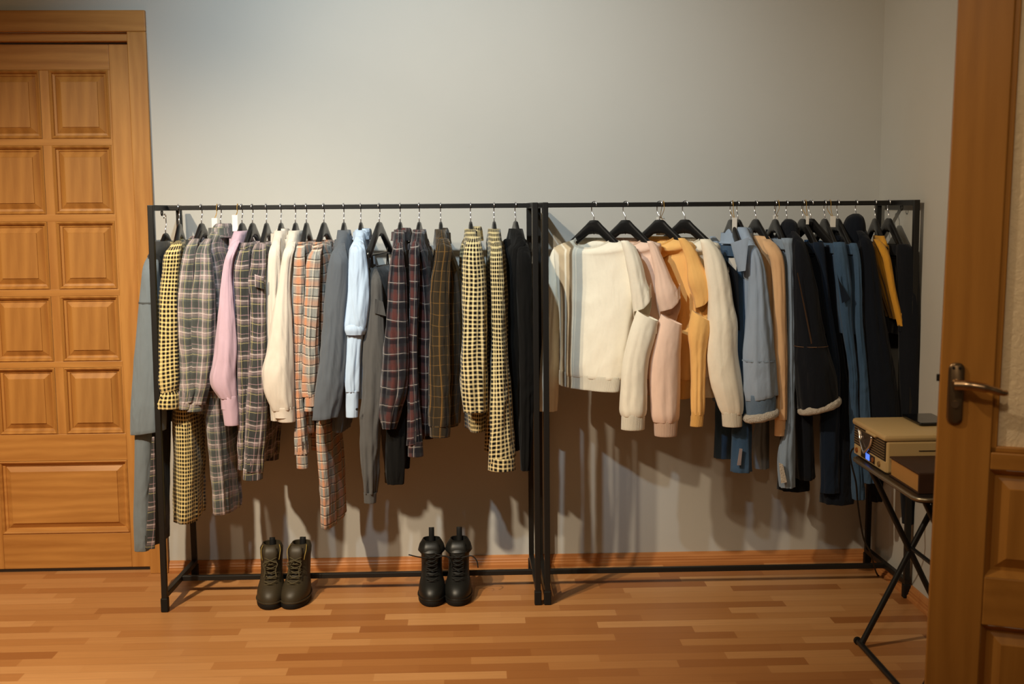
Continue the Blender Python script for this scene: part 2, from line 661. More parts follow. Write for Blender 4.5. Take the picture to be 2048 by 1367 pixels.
def rack(lf, lr, rf, rr, label):
    """each argument: (px at y=405, px at y=1150) of a post centre"""
    def xs(c, Y): return PX(c[0], 1.41, Y), PX(c[1], .03, Y)
    root = thing('clothes_rack', ((xs(lf, YF)[0] + xs(rf, YF)[0]) / 2, YM, 0), label, 'clothes rack', 'black metal clothes racks')
    top, bot = [], []
    for c, Y in ((lf, YF + TB / 2), (lr, YR - TB / 2), (rf, YF + TB / 2), (rr, YR - TB / 2)):
        a, b = xs(c, Y)
        top.append(Vector((a, Y, HR))); bot.append(Vector((b, Y, 0)))
        m = MB(); m.beam((b, Y, .02), (a, Y, HR), TB); m.build('post', M_RACK, root)
        m = MB(); m.bb((b - .0125, Y - .0125, 0), (b + .0125, Y + .0125, .05), .003)
        m.build('foot', M_RUB, root)
    up = Vector((0, 0, -TB / 2))
    for i in (0, 2):
        m = MB(); m.beam(top[i] + up + Vector((0, TB / 2, 0)), top[i + 1] + up - Vector((0, TB / 2, 0)), TB); m.build('side_bar', M_RACK, root)
        bl = [bot[k].lerp(top[k], BZ / HR) for k in (i, i + 1)]
        m = MB(); m.beam(bl[0], bl[1], TB); m.build('side_bar', M_RACK, root)
    ta, tb = (top[0] + top[1]) / 2, (top[2] + top[3]) / 2
    ta.y = tb.y = YM
    m = MB(); m.beam(ta + up, tb + up, .0165); m.build('hanging_rail', M_RACK, root)
    ba, bb_ = (bot[0] + bot[1]) / 2, (bot[2] + bot[3]) / 2
    ba.z = bb_.z = BZ
    m = MB(); m.beam(ba, bb_, .018); m.build('lower_bar', M_RACK, root)
    for e, sgn in ((ta, 1), (tb, -1)):
        m = MB()
        c = e + Vector((sgn * .0, -.05, -TB - .007))
        m.tube([c + Vector((0, math.cos(a) * .010, math.sin(a) * .010)) for a in [k * 2 * PI / 16 for k in range(17)]], .0022, 6, False)
        m.build('ring', M_RACK, root, True)
    return root


rack((301.5, 330), (357.5, 390), (1070, 1076), (1058, 1063), 'black square-tube clothes rack beside the panelled door, holding plaid shirts')
rack((1090.5, 1095), (1076, 1081), (1833, 1812), (1757.5, 1734), 'black square-tube clothes rack in the corner, holding sweaters and denim')

# ---------------------------------------------------------------- hangers
M_HANG = simple('black_lacquer_hanger', (24, 23, 23), .28, .5)
M_HOOK = simple('nickel_wire', (240, 240, 245), .25, .5, 1)
ZR = HR - TB / 2                              # centre of the hanging rail
HDROP = .052                                  # rail centre -> hanger shoulder top
m = MB()
NS = 36
rg = []
for i in range(NS + 1):
    q = -1 + 2 * i / NS
    uu = .150 * q
    a = abs(q)
    zc = -.014 - .105 * (a if a > .10 else .05 + a * a * 5) - .0085 * max(0, 1 - a * 4.5)
    hh = .0180 * (1 - .32 * a) + .0085 * max(0, 1 - a * 4.5)
    hv = .0075 + .004 * a
    if i in (0, NS): hh *= .5; hv *= .5
    sl = math.atan(.7) * math.copysign(1, q) if a > .05 else 0
    ring = []
    for k in range(12):
        an = 2 * PI * k / 12
        dz = math.sin(an) * hh
        ring.append(Vector((uu + dz * math.sin(sl) * .8, math.copysign(abs(math.cos(an)) ** .7, math.cos(an)) * hv, zc + dz)))
    rg.append(ring)
m.rings(rg)
bar = MB()
bar.tube([(-.145, 0, -.116), (.145, 0, -.116)], .0042, 8)
tmpl = thing('clothes_hanger', (0, 0, 0), 'x', 'hanger')
m.build('hanger_arms', M_HANG, tmpl, True, 60)
bar.build('crossbar', M_HANG, tmpl, True, 60)
hk = MB()
pts = [(0, 0, -.012), (0, 0, .008), (-.003, 0, .016), (-.011, 0, .028)]
r_, zc_ = .0118, HDROP
for k in range(11):
    a = math.radians(200 - k * 22)
    pts.append((math.cos(a) * r_, 0, zc_ + math.sin(a) * r_ + .001))
hk.tube(spline(pts, 3), .0022, 8)
hk.build('hook', M_HOOK, tmpl, True)
HANGER_FREE = [tmpl]


def hanger(px, yaw, label, py_drop=0.0, X=None, roll=0.0, size=1.0):
    """yaw: degrees the near arm swings towards the left of straight-out"""
    x = P(px, 412, YM).x if X is None else X
    loc = Vector((x, YM, ZR - HDROP - py_drop))
    kids = list(tmpl.children)
    if HANGER_FREE:
        r = HANGER_FREE.pop()
    else:
        r = tmpl.copy(); COL.objects.link(r)
        for k in kids:
            c = k.copy(); COL.objects.link(c); c.parent = r
    r.location = loc
    # local u axis -> towards the camera (-Y) turned by yaw
    r.rotation_euler = (0, roll, math.radians(-90 - yaw))
    r.scale = (size, 1, 1)
    r['label'] = label; r['category'] = 'hanger'; r['group'] = 'black clothes hangers on the racks'
    r['_w'] = tuple(loc)
    return r
# ---------------------------------------------------------------- cloth lofts
def interp(keys, n):
    """keys: list of (s, [floats]); monotone cubic resample to n+1 rows"""
    keys = sorted(keys, key=lambda k: k[0])
    S = [k[0] for k in keys]
    D = len(keys[0][1])
    out = []
    N = len(S)
    sl = []
    for d in range(D):
        y = [k[1][d] for k in keys]
        h = [S[i + 1] - S[i] for i in range(N - 1)]
        dl = [(y[i + 1] - y[i]) / h[i] for i in range(N - 1)]
        mm = [dl[0]] + [0 if dl[i - 1] * dl[i] <= 0 else (dl[i - 1] + dl[i]) / 2 for i in range(1, N - 1)] + [dl[-1]]
        for i in range(N - 1):
            if dl[i] == 0:
                mm[i] = mm[i + 1] = 0
            else:
                a, b = mm[i] / dl[i], mm[i + 1] / dl[i]
                q = a * a + b * b
                if q > 9:
                    tt = 3 / math.sqrt(q); mm[i] = tt * a * dl[i]; mm[i + 1] = tt * b * dl[i]
        sl.append((y, mm))
    for r in range(n + 1):
        s = S[0] + (S[-1] - S[0]) * r / n
        i = 0
        while i < N - 2 and s > S[i + 1]: i += 1
        h = S[i + 1] - S[i]; t = (s - S[i]) / h
        a, b, c, d_ = 2 * t ** 3 - 3 * t * t + 1, t ** 3 - 2 * t * t + t, -2 * t ** 3 + 3 * t * t, t ** 3 - t * t
        out.append((s, [a * y[i] + b * h * mm[i] + c * y[i + 1] + d_ * h * mm[i + 1] for y, mm in sl]))
    return out


def ringloft(name, keys, mat, parent, n=36, m=48, ex=1.0, amp=.004, seed=0, tilt=0, ttop=0, cap=True, lip=True, bare=False,
             seam='back', foldk=2.7, topz=None, botz=None, allz=None, grow=.35, uoff=0):
    """keys: (s, [Ax, Ay, Bx, By, t, z]) rows from top (s=0) down; A left/far end, B right/near end of the cross-section"""
    rows = interp(keys, n)
    L = rows[-1][0] - rows[0][0]
    pmax = 0
    for s, (ax, ay, bx, by, t, z) in rows:
        w = math.hypot(bx - ax, by - ay) / 2
        pmax = max(pmax, PI * (3 * (w + t) - math.sqrt((3 * w + t) * (w + 3 * t))))
    rings, vs_ = [], []
    so = Vector((seed * 3.17, seed * 1.31, seed * 7.7))
    for r, (s, (ax, ay, bx, by, t, z)) in enumerate(rows):
        q = (s - rows[0][0]) / L
        C = Vector(((ax + bx) / 2, (ay + by) / 2, z))
        H = Vector(((bx - ax) / 2, (by - ay) / 2, 0))
        hl = H.length or 1e-6
        Hn = H / hl
        N = Vector((-Hn.y, Hn.x, 0))
        if abs(N.y) > .3:
            if N.y < 0: N = -N          # N points away from the camera
        ring = []
        g = amp * (grow + (1 - grow) * q) * min(1, q * 6 + .1)
        for k in range(m):
            th = 2 * PI * k / m + (PI / 2 if seam == 'back' else PI)
            c, sn = math.cos(th), math.sin(th)
            cc = math.copysign(abs(c) ** ex, c); ss = math.copysign(abs(sn) ** ex, sn)
            f = noise.noise(Vector((c * foldk, sn * foldk, s * 2.3)) + so) * 1.0 + .55 * noise.noise(Vector((c * foldk * 2.3, sn * foldk * 2.3, s * 4.5)) + so * 2)
            cr = 1 - abs(noise.noise(Vector((c * 1.6 + s * 5, sn * 1.6, s * 9)) + so * 3)) * 3
            f += .28 * max(cr, -.6)
            p = C + Hn * (hl * cc) + N * (t * ss)
            dirv = Hn * c * (.55 if hl > t * 1.8 else 1) + N * sn
            p = p + dirv * (g * f)
            zo = 0
            if tilt: zo -= tilt * c * max(0, (q - .45) / .55) ** 1.5
            if ttop: zo -= ttop * c * max(0, (.5 - q) / .5) ** 1.5
            if allz: zo += allz(c, sn)
            if topz: zo += topz(c, sn) * max(0, 1 - q / .45) ** 1.3
            if botz: zo += botz(c, sn) * max(0, (q - .55) / .45) ** 1.3
            p.z += zo
            ring.append(p)
        rings.append((s, ring, C))
    verts, faces, uvs = [], [], []
    for s, ring, C in rings: verts += ring
    nr = len(rings)

    def uvc(r, k): return (uoff + (k / m) * pmax, rings[r][0])
    for r in range(nr - 1):
        for k in range(m):
            a, b = r * m + k, r * m + (k + 1) % m
            faces.append((a, b, b + m, a + m))
            uvs.append((uvc(r, k), uvc(r, k + 1), uvc(r + 1, k + 1), uvc(r + 1, k)))
    def inner(r0, dirn):
        base = r0 * m
        last = base
        s, ring, C = rings[r0]
        cen = sum(ring, Vector()) / m
        for j, (sc, dz) in enumerate(((.985, -.001), (.94, min(.006, .2 * L)), (.90, min(.045, .7 * L)))):
            st = len(verts)
            for p in ring:
                v = cen + (p - cen) * sc
                v.z = p.z + dz * dirn
                verts.append(v)
            for k in range(m):
                a, b = last + k, last + (k + 1) % m
                c, d = st + k, st + (k + 1) % m
                faces.append((a, b, d, c))
                uvs.append(((uvc(r0, k)), uvc(r0, k + 1), uvc(r0, k + 1), uvc(r0, k)))
            last = st
    if bare:
        lip = False
    elif cap:
        ci = len(verts); s, ring, C = rings[0]
        verts.append(sum(ring, Vector()) / m + Vector((0, 0, .001)))
        for k in range(m):
            faces.append((k, (k + 1) % m, ci)); uvs.append((uvc(0, k), uvc(0, k + 1), uvc(0, k)))
    else:
        inner(0, -1)
    if lip: inner(nr - 1, 1)
    return mesh(name, verts, faces, mat, parent, None, True, uvs)


def flat(rows, Y0, Y1=None, t=None, ref=None, back=0):
    """photo rows (py, left px, right px[, t]) -> loft keys; left edge at depth Y0, right edge at depth Y1"""
    Y1 = Y0 if Y1 is None else Y1
    ref = ref if ref is not None else Y1
    out = []
    z0 = None
    for r in rows:
        z = P((r[1] + r[2]) / 2, r[0], ref).z
        Ya, Yb = (r[4], r[5]) if len(r) > 5 else (Y0, Y1)
        ax, bx = PX(r[1], z, Ya), PX(r[2], z, Yb)
        w = math.hypot(bx - ax, Yb - Ya) / 2
        tt = r[3] if len(r) > 3 else (t if t else min(.058, max(.012, w * .85)))
        if z0 is None: z0 = z
        yo = back * max(0, 1 - (r[0] - rows[0][0]) / 24) ** 1.2 if back else 0
        out.append((z0 - z, [ax, Ya + yo, bx, Yb + yo, tt, z]))
    return out


SEED = [0]


def garment(name, label, cat, hook, mat, sl=None, cuff=None, body=None, hem=None, collar=None, group=None, ys=-.425, tilt=0, amp=.0105,
            cuffmat=None, t=.039, far=True, yneck=470, extra=None, yaw=None, hang=True, hanglabel=None, hdrop=0, bodyamp=.011, ctilt=None,
            collarmat=None, flare=1.0, neck=.062, drop=0, hsize=1.0, tn=1.0, bodymat=None, placket=None, yf=None, X=None, neckw=.05):
    """a garment hung square to the rail. sl: near sleeve rows in photo px; body: (py, px) of the body's near edge"""
    SEED[0] += 1
    sd = SEED[0]
    hx = P(hook, 412, YM).x if X is None else X
    zt = P(hook, yneck, YM).z
    root = thing(name, (hx, YM, zt), label, cat, group)
    # swing of the shoulder line
    if sl:
        r = sl[min(2, len(sl) - 1)]
        pm = P((r[1] + r[2]) / 2, r[0], ys)
    else:
        pm = P(body[0][1], body[0][0], ys)
    dx = (pm.x - hx) / abs(ys - YM)
    dx = max(-.55, min(.55, dx)) if yaw is None else math.tan(math.radians(yaw))
    ya = -math.degrees(math.atan(dx))
    half = abs(ys - YM)
    if sl:
        k = flat(sl, ys, back=.06)
        o = ringloft('sleeve', k, mat, root, 44, 40, 1, amp, sd, tilt=tilt / 560)
        cu = None
        if cuff:
            cu = ringloft('cuff', flat(cuff, ys), cuffmat or mat, o, 10, 40, 1, .0012, sd + 50, tilt=(tilt if ctilt is None else ctilt) / 560 * 0, ttop=0, cap=False)
        if far:
            off = (-dx * half * 2, half * 2 - .02, 0)
            o2 = copy_obj(o, root, off)
            if cu: copy_obj(cu, o2)
    if body:
        # body: rows of (py, px near edge[, t])
        keys = []
        zs = [P(b[1], b[0], ys).z for b in body]
        ts = [(b[2] if len(b) > 2 else t) for b in body]
        ysh = ys + .03
        wn = half - .03
        ztop = zt - .005
        zsh = zs[0]
        def row(z, w, tt, cx):
            yn, yf_ = YM - w, YM + w
            wf = w if yf is None else min(w, yf)
            return [cx - dx * wf, YM + wf, cx + dx * w, yn, tt, z]
        def cxz(px, z):
            xn = PX(px, z, YM - wn)
            return xn - dx * wn
        c0 = hx
        zA = ZR - HDROP - hdrop - drop
        def htop(u): return zA + .013 - .105 * (u / .15)
        ztop = htop(neck)
        for u in (neck, neck * .5 + .060, .126, .146):
            if u >= neck and (not keys or u > keys[-1][1][-1] + 1e9 or True):
                zz = htop(u)
                if not keys or zz < ztop - keys[-1][0] - .004:
                    keys.append((ztop - zz, row(zz, u, (.018 + .06 * u) * tn, c0)))
        zl = ztop - keys[-1][0]
        zs2 = min(zsh, zl - .012)
        keys.append((ztop - zs2, row(zs2, wn, .028, .5 * c0 + .5 * cxz(body[0][1], zs2))))
        for b, z, tt in list(zip(body, zs, ts))[1:]:
            keys.append((ztop - z, row(z, wn * (1 + (flare - 1) * (ztop - z) / max(.01, ztop - zs[-1])), tt, cxz(b[1], z))))
        keys = [(s, [v[2 - 2], v[1], v[2], v[3], v[4], v[5]]) for s, v in keys]
        bo = ringloft('body', keys, bodymat or mat, root, 44, 72, .8, bodyamp, sd + 100, seam='far', foldk=3.4)
    if collar:
        # collar: (py top, py bottom, px centre top, px centre bottom, px half width top, bottom, tilt)
        yt, yb, ct, cb, wt, wb = collar[:6]
        tl = collar[6] if len(collar) > 6 else 0
        d = .052
        def crow(py, cx, w, dd, yo=0):
            p = P(cx, py, YM)
            z = p.z
            ww = w / 555
            return z, [p.x - dx * dd, YM + dd, p.x + dx * dd, YM - dd, ww, z]
        kk = []
        z0 = None
        for q, wm, dm in ((0, .86, .72), (.10, .98, .80), (.35, 1.08, .92), (.7, 1.16, 1.14), (1, 1.20, 1.34)):
            z, v = crow(yt + (yb - yt) * q, ct + (cb - ct) * q, (wt + (wb - wt) * q) * wm, d * dm)
            if z0 is None: z0 = z
            kk.append((z0 - z, v))
        ringloft('collar', kk, collarmat or mat, root, 14, 48, .85, .0015, sd + 200, cap=False, seam='far', lip=True,
                 topz=(lambda c, s: tl / 555 * c) if tl else None)
    if extra:
        for ex in extra: ex(root, dx, sd)
    if hang:
        hanger(hook, ya, hanglabel or 'black hanger holding the ' + label.split(',')[0], hdrop, X, 0, hsize)
    return root


def piece(name, rows, Y0, mat, Y1=None, t=None, amp=.003, tilt=0, n=24, m=40, cap=True, lip=True, parent_part=None, **kw):
    """an extra part given as photo rows at a depth"""
    def f(root, dx, sd):
        par = root
        if parent_part:
            par = [c for c in root.children if c.name.split('.')[0] == parent_part][0]
        return ringloft(name, flat(rows, Y0, Y1, t), mat, par, n, m, 1, amp, sd + R.randint(300, 900), tilt=tilt / 560, cap=cap, lip=lip, **kw)
    return f


def patch(name, quad, Y0, mat, Y1=None, th=.0025, parent_part=None, bulge=0.0):
    """a flat sewn-on patch (pocket, flap, placket): photo quad tl,tr,br,bl at depth Y0 (left) .. Y1 (right)"""
    Y1_ = Y0 if Y1 is None else Y1
    def f(root, dx, sd):
        par = root
        if parent_part:
            par = [c for c in root.children if c.name.split('.')[0] == parent_part][0]
        tl, tr, br, bl = [P(p[0], p[1], Y0 if i in (0, 3) else Y1_) for i, p in enumerate(quad)]
        nx, ny = 8, 8
        back = (Vector(tl) - EYE).normalized() * th * 2
        fr, bk = [], []
        for j in range(ny + 1):
            for i in range(nx + 1):
                a, b = i / nx, j / ny
                p = tl.lerp(tr, a).lerp(bl.lerp(br, a), b)
                p = p - back * (bulge * 4 * (a * (1 - a)) ** .5 * 1.0 + .15 * min(1, 8 * min(a, 1 - a, b, 1 - b)))
                fr.append(p); bk.append(p + back)
        vs = fr + bk
        K = len(fr); fs = []
        w = nx + 1
        uv = []
        def u_(i):
            i %= K
            return ((fr[i] - tl).length * 0 + (i % w) / nx * (tr - tl).length, (i // w) / ny * (bl - tl).length)
        for j in range(ny):
            for i in range(nx):
                a = j * w + i
                fs.append((a, a + 1, a + w + 1, a + w)); fs.append((K + a, K + a + w, K + a + w + 1, K + a + 1))
        edge = [i for i in range(nx)] + [nx + j * w for j in range(ny)] + [ny * w + nx - i for i in range(nx)] + [(ny - j) * w for j in range(ny)]
        for q in range(len(edge)):
            a, b = edge[q], edge[(q + 1) % len(edge)]
            fs.append((a, K + a, K + b, b))
        uv = [[u_(i) for i in f_] for f_ in fs]
        return mesh(name, vs, fs, mat, par, None, True, uv, 50)
    return f


def buttons(pts, Y, mat, r=.005, parent_part=None):
    def f(root, dx, sd):
        par = root
        if parent_part:
            par = [c for c in root.children if c.name.split('.')[0] == parent_part][0]
        for px, py in pts:
            p = P(px, py, Y)
            m = MB(); m.tube([p, p + Vector((0, -.003, 0))], [r, r * .85], 14)
            m.build('button', mat, par, True, 40)
    return f


def fleece_ring(xl, yl, xr, yr, Y, r=.0145, b=.05):
    """rolled fleece hem around a sleeve opening, tilted from photo point left to right"""
    def f(root, dx, sd):
        a, c = P(xl, yl, Y), P(xr, yr, Y)
        cen, h = (a + c) / 2, (c - a) / 2
        h = h - h.normalized() * r * .6
        m = MB()
        n, k = 64, 14
        rings = []
        for i in range(n):
            t_ = 2 * PI * i / n
            p = cen + h * math.cos(t_) + Vector((0, b * math.sin(t_), 0))
            out = (h * math.cos(t_) + Vector((0, b * math.sin(t_), 0))).normalized()
            ring = []
            for j in range(k):
                q = 2 * PI * j / k
                rr = r * (1 + .22 * noise.noise(Vector((p.x * 60 + math.cos(q), p.y * 60, p.z * 60 + math.sin(q)))))
                ring.append(p + out * (math.cos(q) * rr) + Vector((0, 0, 1)) * (math.sin(q) * rr * 1.15))
            rings.append(ring)
        rings.append(rings[0])
        m.rings(rings, False, False)
        m.build('fleece_trim', M_SHERPA, root, True)
    return f
# ---------------------------------------------------------------- fabrics
GREY = (100, 107, 105)
PINKP = [('u', .062, .004, .016, (184, 160, 164), .30, .003), ('v', .062, .004, .016, (184, 160, 164), .34, .003),
         ('u', .062, .034, .020, (52, 55, 56), .5, .003), ('v', .062, .034, .020, (52, 55, 56), .5, .003),
         ('u', .062, .018, .0022, (186, 176, 128), .55), ('v', .062, .018, .0022, (186, 176, 128), .55),
         ('u', .062, .0, .0022, (226, 214, 214), .6), ('v', .062, .0, .0022, (226, 214, 214), .6),
         ('u', .062, .046, .0018, (196, 160, 170), .5), ('v', .062, .046, .0018, (196, 160, 170), .5)]
M_PLAID = plaid('grey_pink_plaid', GREY, PINKP)
M_PLAID_D = plaid('charcoal_pink_plaid', (60, 62, 62), PINKP)
M_GING = gingham('black_yellow_gingham', (228, 208, 146), (22, 18, 12), .0142)
M_GING2 = gingham('black_cream_gingham', (230, 212, 160), (18, 15, 11), .0152)
M_ORANGE = plaid('orange_grey_plaid', (138, 141, 139), [('u', .052, .0, .016, (202, 126, 72), .52, .005), ('v', .066, .0, .022, (202, 126, 72), .34, .007),
          ('v', .033, .010, .0030, (40, 36, 34), .85), ('v', .033, .0145, .0022, (226, 214, 196), .75), ('u', .052, .026, .0025, (52, 50, 50), .7), ('u', .052, .020, .002, (220, 208, 190), .5)])
M_RED = plaid('navy_red_plaid', (46, 46, 52), [('u', .060, .0, .018, (92, 46, 40), .55, .004), ('v', .060, .0, .020, (86, 44, 40), .42, .005),
          ('u', .060, .030, .016, (16, 16, 24), .75, .002), ('v', .060, .030, .016, (16, 16, 24), .75, .002),
          ('u', .060, .016, .0024, (170, 164, 160), .55), ('v', .060, .016, .0024, (170, 164, 160), .55)])
M_BROWN = plaid('brown_gold_check', (46, 38, 26), [('u', .036, .0, .0024, (140, 102, 50), .65), ('v', .036, .0, .0022, (120, 90, 48), .55),
          ('u', .052, .026, .008, (30, 25, 17), .7), ('u', .026, .007, .0016, (96, 74, 40), .6)])
M_GREYC = plain('blue_grey_twill', (112, 123, 132))
M_SLATE = plain('slate_cotton', (84, 91, 100))
M_PINK = plain('pale_pink_cotton', (192, 166, 184), wr=.6)
M_BEIGE = plain('oatmeal_cotton', (206, 199, 189), wr=.45)
M_BLUE = plain('light_blue_cotton', (178, 200, 226), wr=.8)
M_CHAR = plain('charcoal_knit', (80, 80, 80))
M_BLACK = plain('black_cotton', (13, 13, 13), wr=.6, sheen=.05)
M_BTN = simple('shell_button', (200, 190, 176), .3, .5)
M_BTND = simple('dark_button', (30, 28, 26), .3, .5)
G = 'shirts and dresses on the rack beside the door'

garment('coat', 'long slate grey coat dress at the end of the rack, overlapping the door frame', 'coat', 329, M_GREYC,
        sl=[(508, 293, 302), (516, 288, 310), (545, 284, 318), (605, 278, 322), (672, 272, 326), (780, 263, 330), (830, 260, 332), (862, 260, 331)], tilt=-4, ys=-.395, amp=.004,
        body=[(512, 304), (600, 300), (865, 293, .038), (1000, 291, .04), (1096, 291, .038)], collar=(480, 514, 326, 327, 11, 15), yneck=488, group=G, hang=False, bodyamp=.005, drop=.034, yf=.05, bodymat=plain('shaded_flank_cloth', (52, 54, 56)), collarmat=M_SLATE,  # body darker than the sleeve: shade on the flank put into its colour
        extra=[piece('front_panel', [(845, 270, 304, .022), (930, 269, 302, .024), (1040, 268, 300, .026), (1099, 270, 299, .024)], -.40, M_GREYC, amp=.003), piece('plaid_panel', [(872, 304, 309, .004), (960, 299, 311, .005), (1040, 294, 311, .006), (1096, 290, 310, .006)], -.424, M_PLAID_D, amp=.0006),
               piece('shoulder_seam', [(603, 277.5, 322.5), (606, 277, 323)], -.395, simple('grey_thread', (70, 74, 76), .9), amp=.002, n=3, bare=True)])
hanger(329, 6, 'black hanger at the rack end holding the slate grey coat dress', .034, None, 0, .85)

garment('gingham_dress', 'black and yellow gingham dress with gathered cuffs, next to the slate coat', 'dress', 357, M_GING,
        sl=[(482, 344, 354), (492, 336, 360), (509, 329, 361), (544, 326, 358), (602, 320, 357), (672, 317, 360), (730, 313.5, 362), (770, 314, 361), (783, 319, 357)],
        cuff=[(779, 320, 356), (790, 314, 360), (806, 309, 361), (815, 310, 361)], tilt=-4, ys=-.43, body=[(500, 352), (600, 356), (782, 362, .040), (860, 366, .045), (1052, 367, .046)],
        group=G, yneck=484, neck=.118, bodyamp=.012, collar=(478, 492, 358, 356, 9, 12))
garment('plaid_shirt', 'grey and pink plaid shirt hanging right beside the gingham dress', 'shirt', 402, M_PLAID,
        sl=[(478, 376, 390), (490, 370, 392), (526, 364, 389), (585, 357, 387), (640, 357, 388), (716, 361, 392), (780, 361, 394), (804, 359, 388)],
        cuff=[(802, 358.5, 388), (817, 358, 384)], tilt=-3, ys=-.432, body=[(495, 385), (600, 392), (830, 398)], collar=(472, 494, 394, 391, 12, 16), yneck=482, neck=.118, group=G,
        collarmat=M_PLAID_D)
garment('plaid_dress', 'long grey and pink plaid shirt dress with its collar raised, tag beside it', 'dress', 440, M_PLAID,
        sl=[(478, 402, 415), (491, 395, 418), (509, 391, 423), (544, 389, 427), (585, 384, 431), (643, 384, 430), (702, 382, 429), (764, 378, 419), (806, 374, 407)],
        cuff=[(804, 374, 407), (821, 372, 405)], ys=-.426, yf=.05, body=[(490, 418), (600, 425), (820, 422, .036), (1034, 436, .034)], collar=(447, 474, 446, 443, 16, 20), yneck=466, group=G,
        tilt=2)
garment('pink_shirt', 'pale pink cotton shirt with buttoned cuff', 'shirt', 483, M_PINK,
        sl=[(482, 463, 474), (491, 458, 473), (520, 450, 466), (556, 444, 463), (643, 436, 470), (700, 431, 474), (731, 427, 473), (755, 422, 472), (772, 425, 473), (795, 441, 475)],
        cuff=[(791, 440, 475), (820, 445, 477), (849, 449, 478)], ys=-.436, body=[(492, 470), (700, 470), (835, 466)], collar=(468, 494, 483, 478, 12, 14), yneck=478, group=G, amp=.006)
garment('plaid_shirt', 'narrow charcoal and pink plaid shirt squeezed beside the pink shirt', 'shirt', 504, M_PLAID_D,
        sl=[(492, 478, 492), (505, 473, 498), (555, 467, 500), (610, 471, 500), (672, 472, 501), (780, 474, 501), (884, 477, 499), (938, 478, 493)], ys=-.418,
        body=[(500, 492), (700, 492), (915, 492, .028)], collar=(478, 498, 494, 492, 12, 15), yneck=487, neck=.118, group=G)
garment('plaid_shirt', 'charcoal and pink plaid shirt with a flap pocket, beside the oatmeal shirts', 'shirt', 532, M_PLAID_D,
        sl=[(488, 504, 526), (500, 502, 530), (525, 502, 532), (561, 497, 531), (600, 502, 531), (700, 501, 532), (808, 494, 534), (880, 490, 531), (940, 487, 526)],
        cuff=[(936, 486.5, 526), (957, 486, 525)], ys=-.43, body=[(495, 522), (700, 520), (930, 514, .028)], collar=(482, 500, 521, 519, 17, 20), yneck=488, neck=.118, group=G, tilt=3,
        extra=[patch('pocket_flap', [(509, 548), (527, 553), (528, 578), (510, 573)], -.466, M_PLAID_D, -.462)])
garment('oatmeal_shirt', 'oatmeal shirt with a high collar, half hidden behind another oatmeal shirt', 'shirt', 561, M_BEIGE,
        sl=[(476, 546, 556), (490, 540, 558), (512, 537, 560), (614, 533, 560), (658, 535, 562), (760, 540, 566), (840, 546, 570)], ys=-.415, collar=(457, 486, 566, 560, 13, 15),
        body=[(490, 560), (700, 562), (840, 560)], yneck=468, group=G)
garment('oatmeal_shirt', 'oatmeal shirt with a full billowing sleeve and cuff, beside the orange plaid shirts', 'shirt', 590, M_BEIGE,
        sl=[(484, 574, 586), (497, 568, 588), (512, 565, 585), (570, 557, 580), (629, 546, 584), (702, 535, 587), (745, 526, 588), (770, 527, 588), (818, 546, 589)],
        cuff=[(813, 545, 589.5), (828, 551, 590.5), (842, 557, 591)], tilt=-2, ys=-.44, collar=(469, 496, 588, 584, 16, 16), body=[(495, 580), (640, 590), (840, 586)], yneck=478, group=G, amp=.006)
garment('orange_plaid_shirt', 'slim orange and grey plaid shirt touching the oatmeal shirt', 'shirt', 612, M_ORANGE,
        sl=[(485, 592, 606), (500, 589, 609), (520, 588, 610), (643, 588, 608), (720, 589, 604), (778, 590, 603), (866, 592, 611), (907, 593, 615)],
        cuff=[(903, 592.5, 615.5), (935, 594, 616)], tilt=-2, ys=-.425, body=[(498, 604), (700, 608), (870, 612, .026)], collar=(484, 502, 606, 604, 10, 13), yneck=490, neck=.118, group=G)
garment('orange_plaid_dress', 'long orange and grey plaid shirt dress with its tail hanging low over the floor', 'dress', 647, M_ORANGE,
        sl=[(490, 628, 642), (512, 616, 643), (570, 612, 641), (643, 609, 638), (760, 606, 635), (792, 609, 633)], hanglabel='black hanger holding the long orange and grey plaid dress', cuff=[(788, 608, 634), (800, 609, 630), (821, 609, 627)], ys=-.432,
        body=[(500, 640), (700, 645), (880, 640, .026), (960, 646, .026), (1062, 650, .026)], yneck=484, neck=.118, group=G, collar=(480, 498, 650, 646, 14, 16), bodyamp=.009)
garment('slate_shirt', 'plain slate grey shirt between the orange plaid dress and the light blue shirt', 'shirt', 687, M_SLATE,
        sl=[(488, 674, 686), (498, 666, 690), (523, 660, 696), (570, 655, 697), (672, 647, 693), (760, 636, 689), (835, 626, 676)], hanglabel='black hanger holding the plain slate grey shirt', tilt=-3, ys=-.44,
        body=[(495, 684), (700, 684), (868, 676, .028)], collar=(471, 496, 692, 688, 13, 16), yneck=480, group=G)
garment('blue_shirt', 'light blue cotton shirt with its sleeve rolled and crumpled', 'shirt', 721, M_BLUE,
        sl=[(474, 708, 722), (500, 699, 731), (585, 695, 738), (630, 690, 735), (650, 688, 731), (666, 692, 727)], ys=-.437, amp=.008,
        body=[(490, 722), (600, 730), (700, 728), (800, 722)], collar=(457, 478, 728, 724, 15, 16), yneck=467, group=G, collarmat=M_BLUE,
        extra=[piece('sleeve_turn_up', [(648, 687, 730), (657, 686, 733), (668, 690, 730)], -.437, M_BLUE, amp=.004, n=8),
               piece('forearm_sleeve', [(660, 694, 727), (700, 690, 723), (754, 687.5, 719), (782, 691, 717)], -.432, M_BLUE, amp=.007),
               piece('cuff', [(780, 691, 717.5), (833, 692, 716)], -.432, M_BLUE, amp=.001),
               buttons([(714, 818)], -.463, M_BTND)])
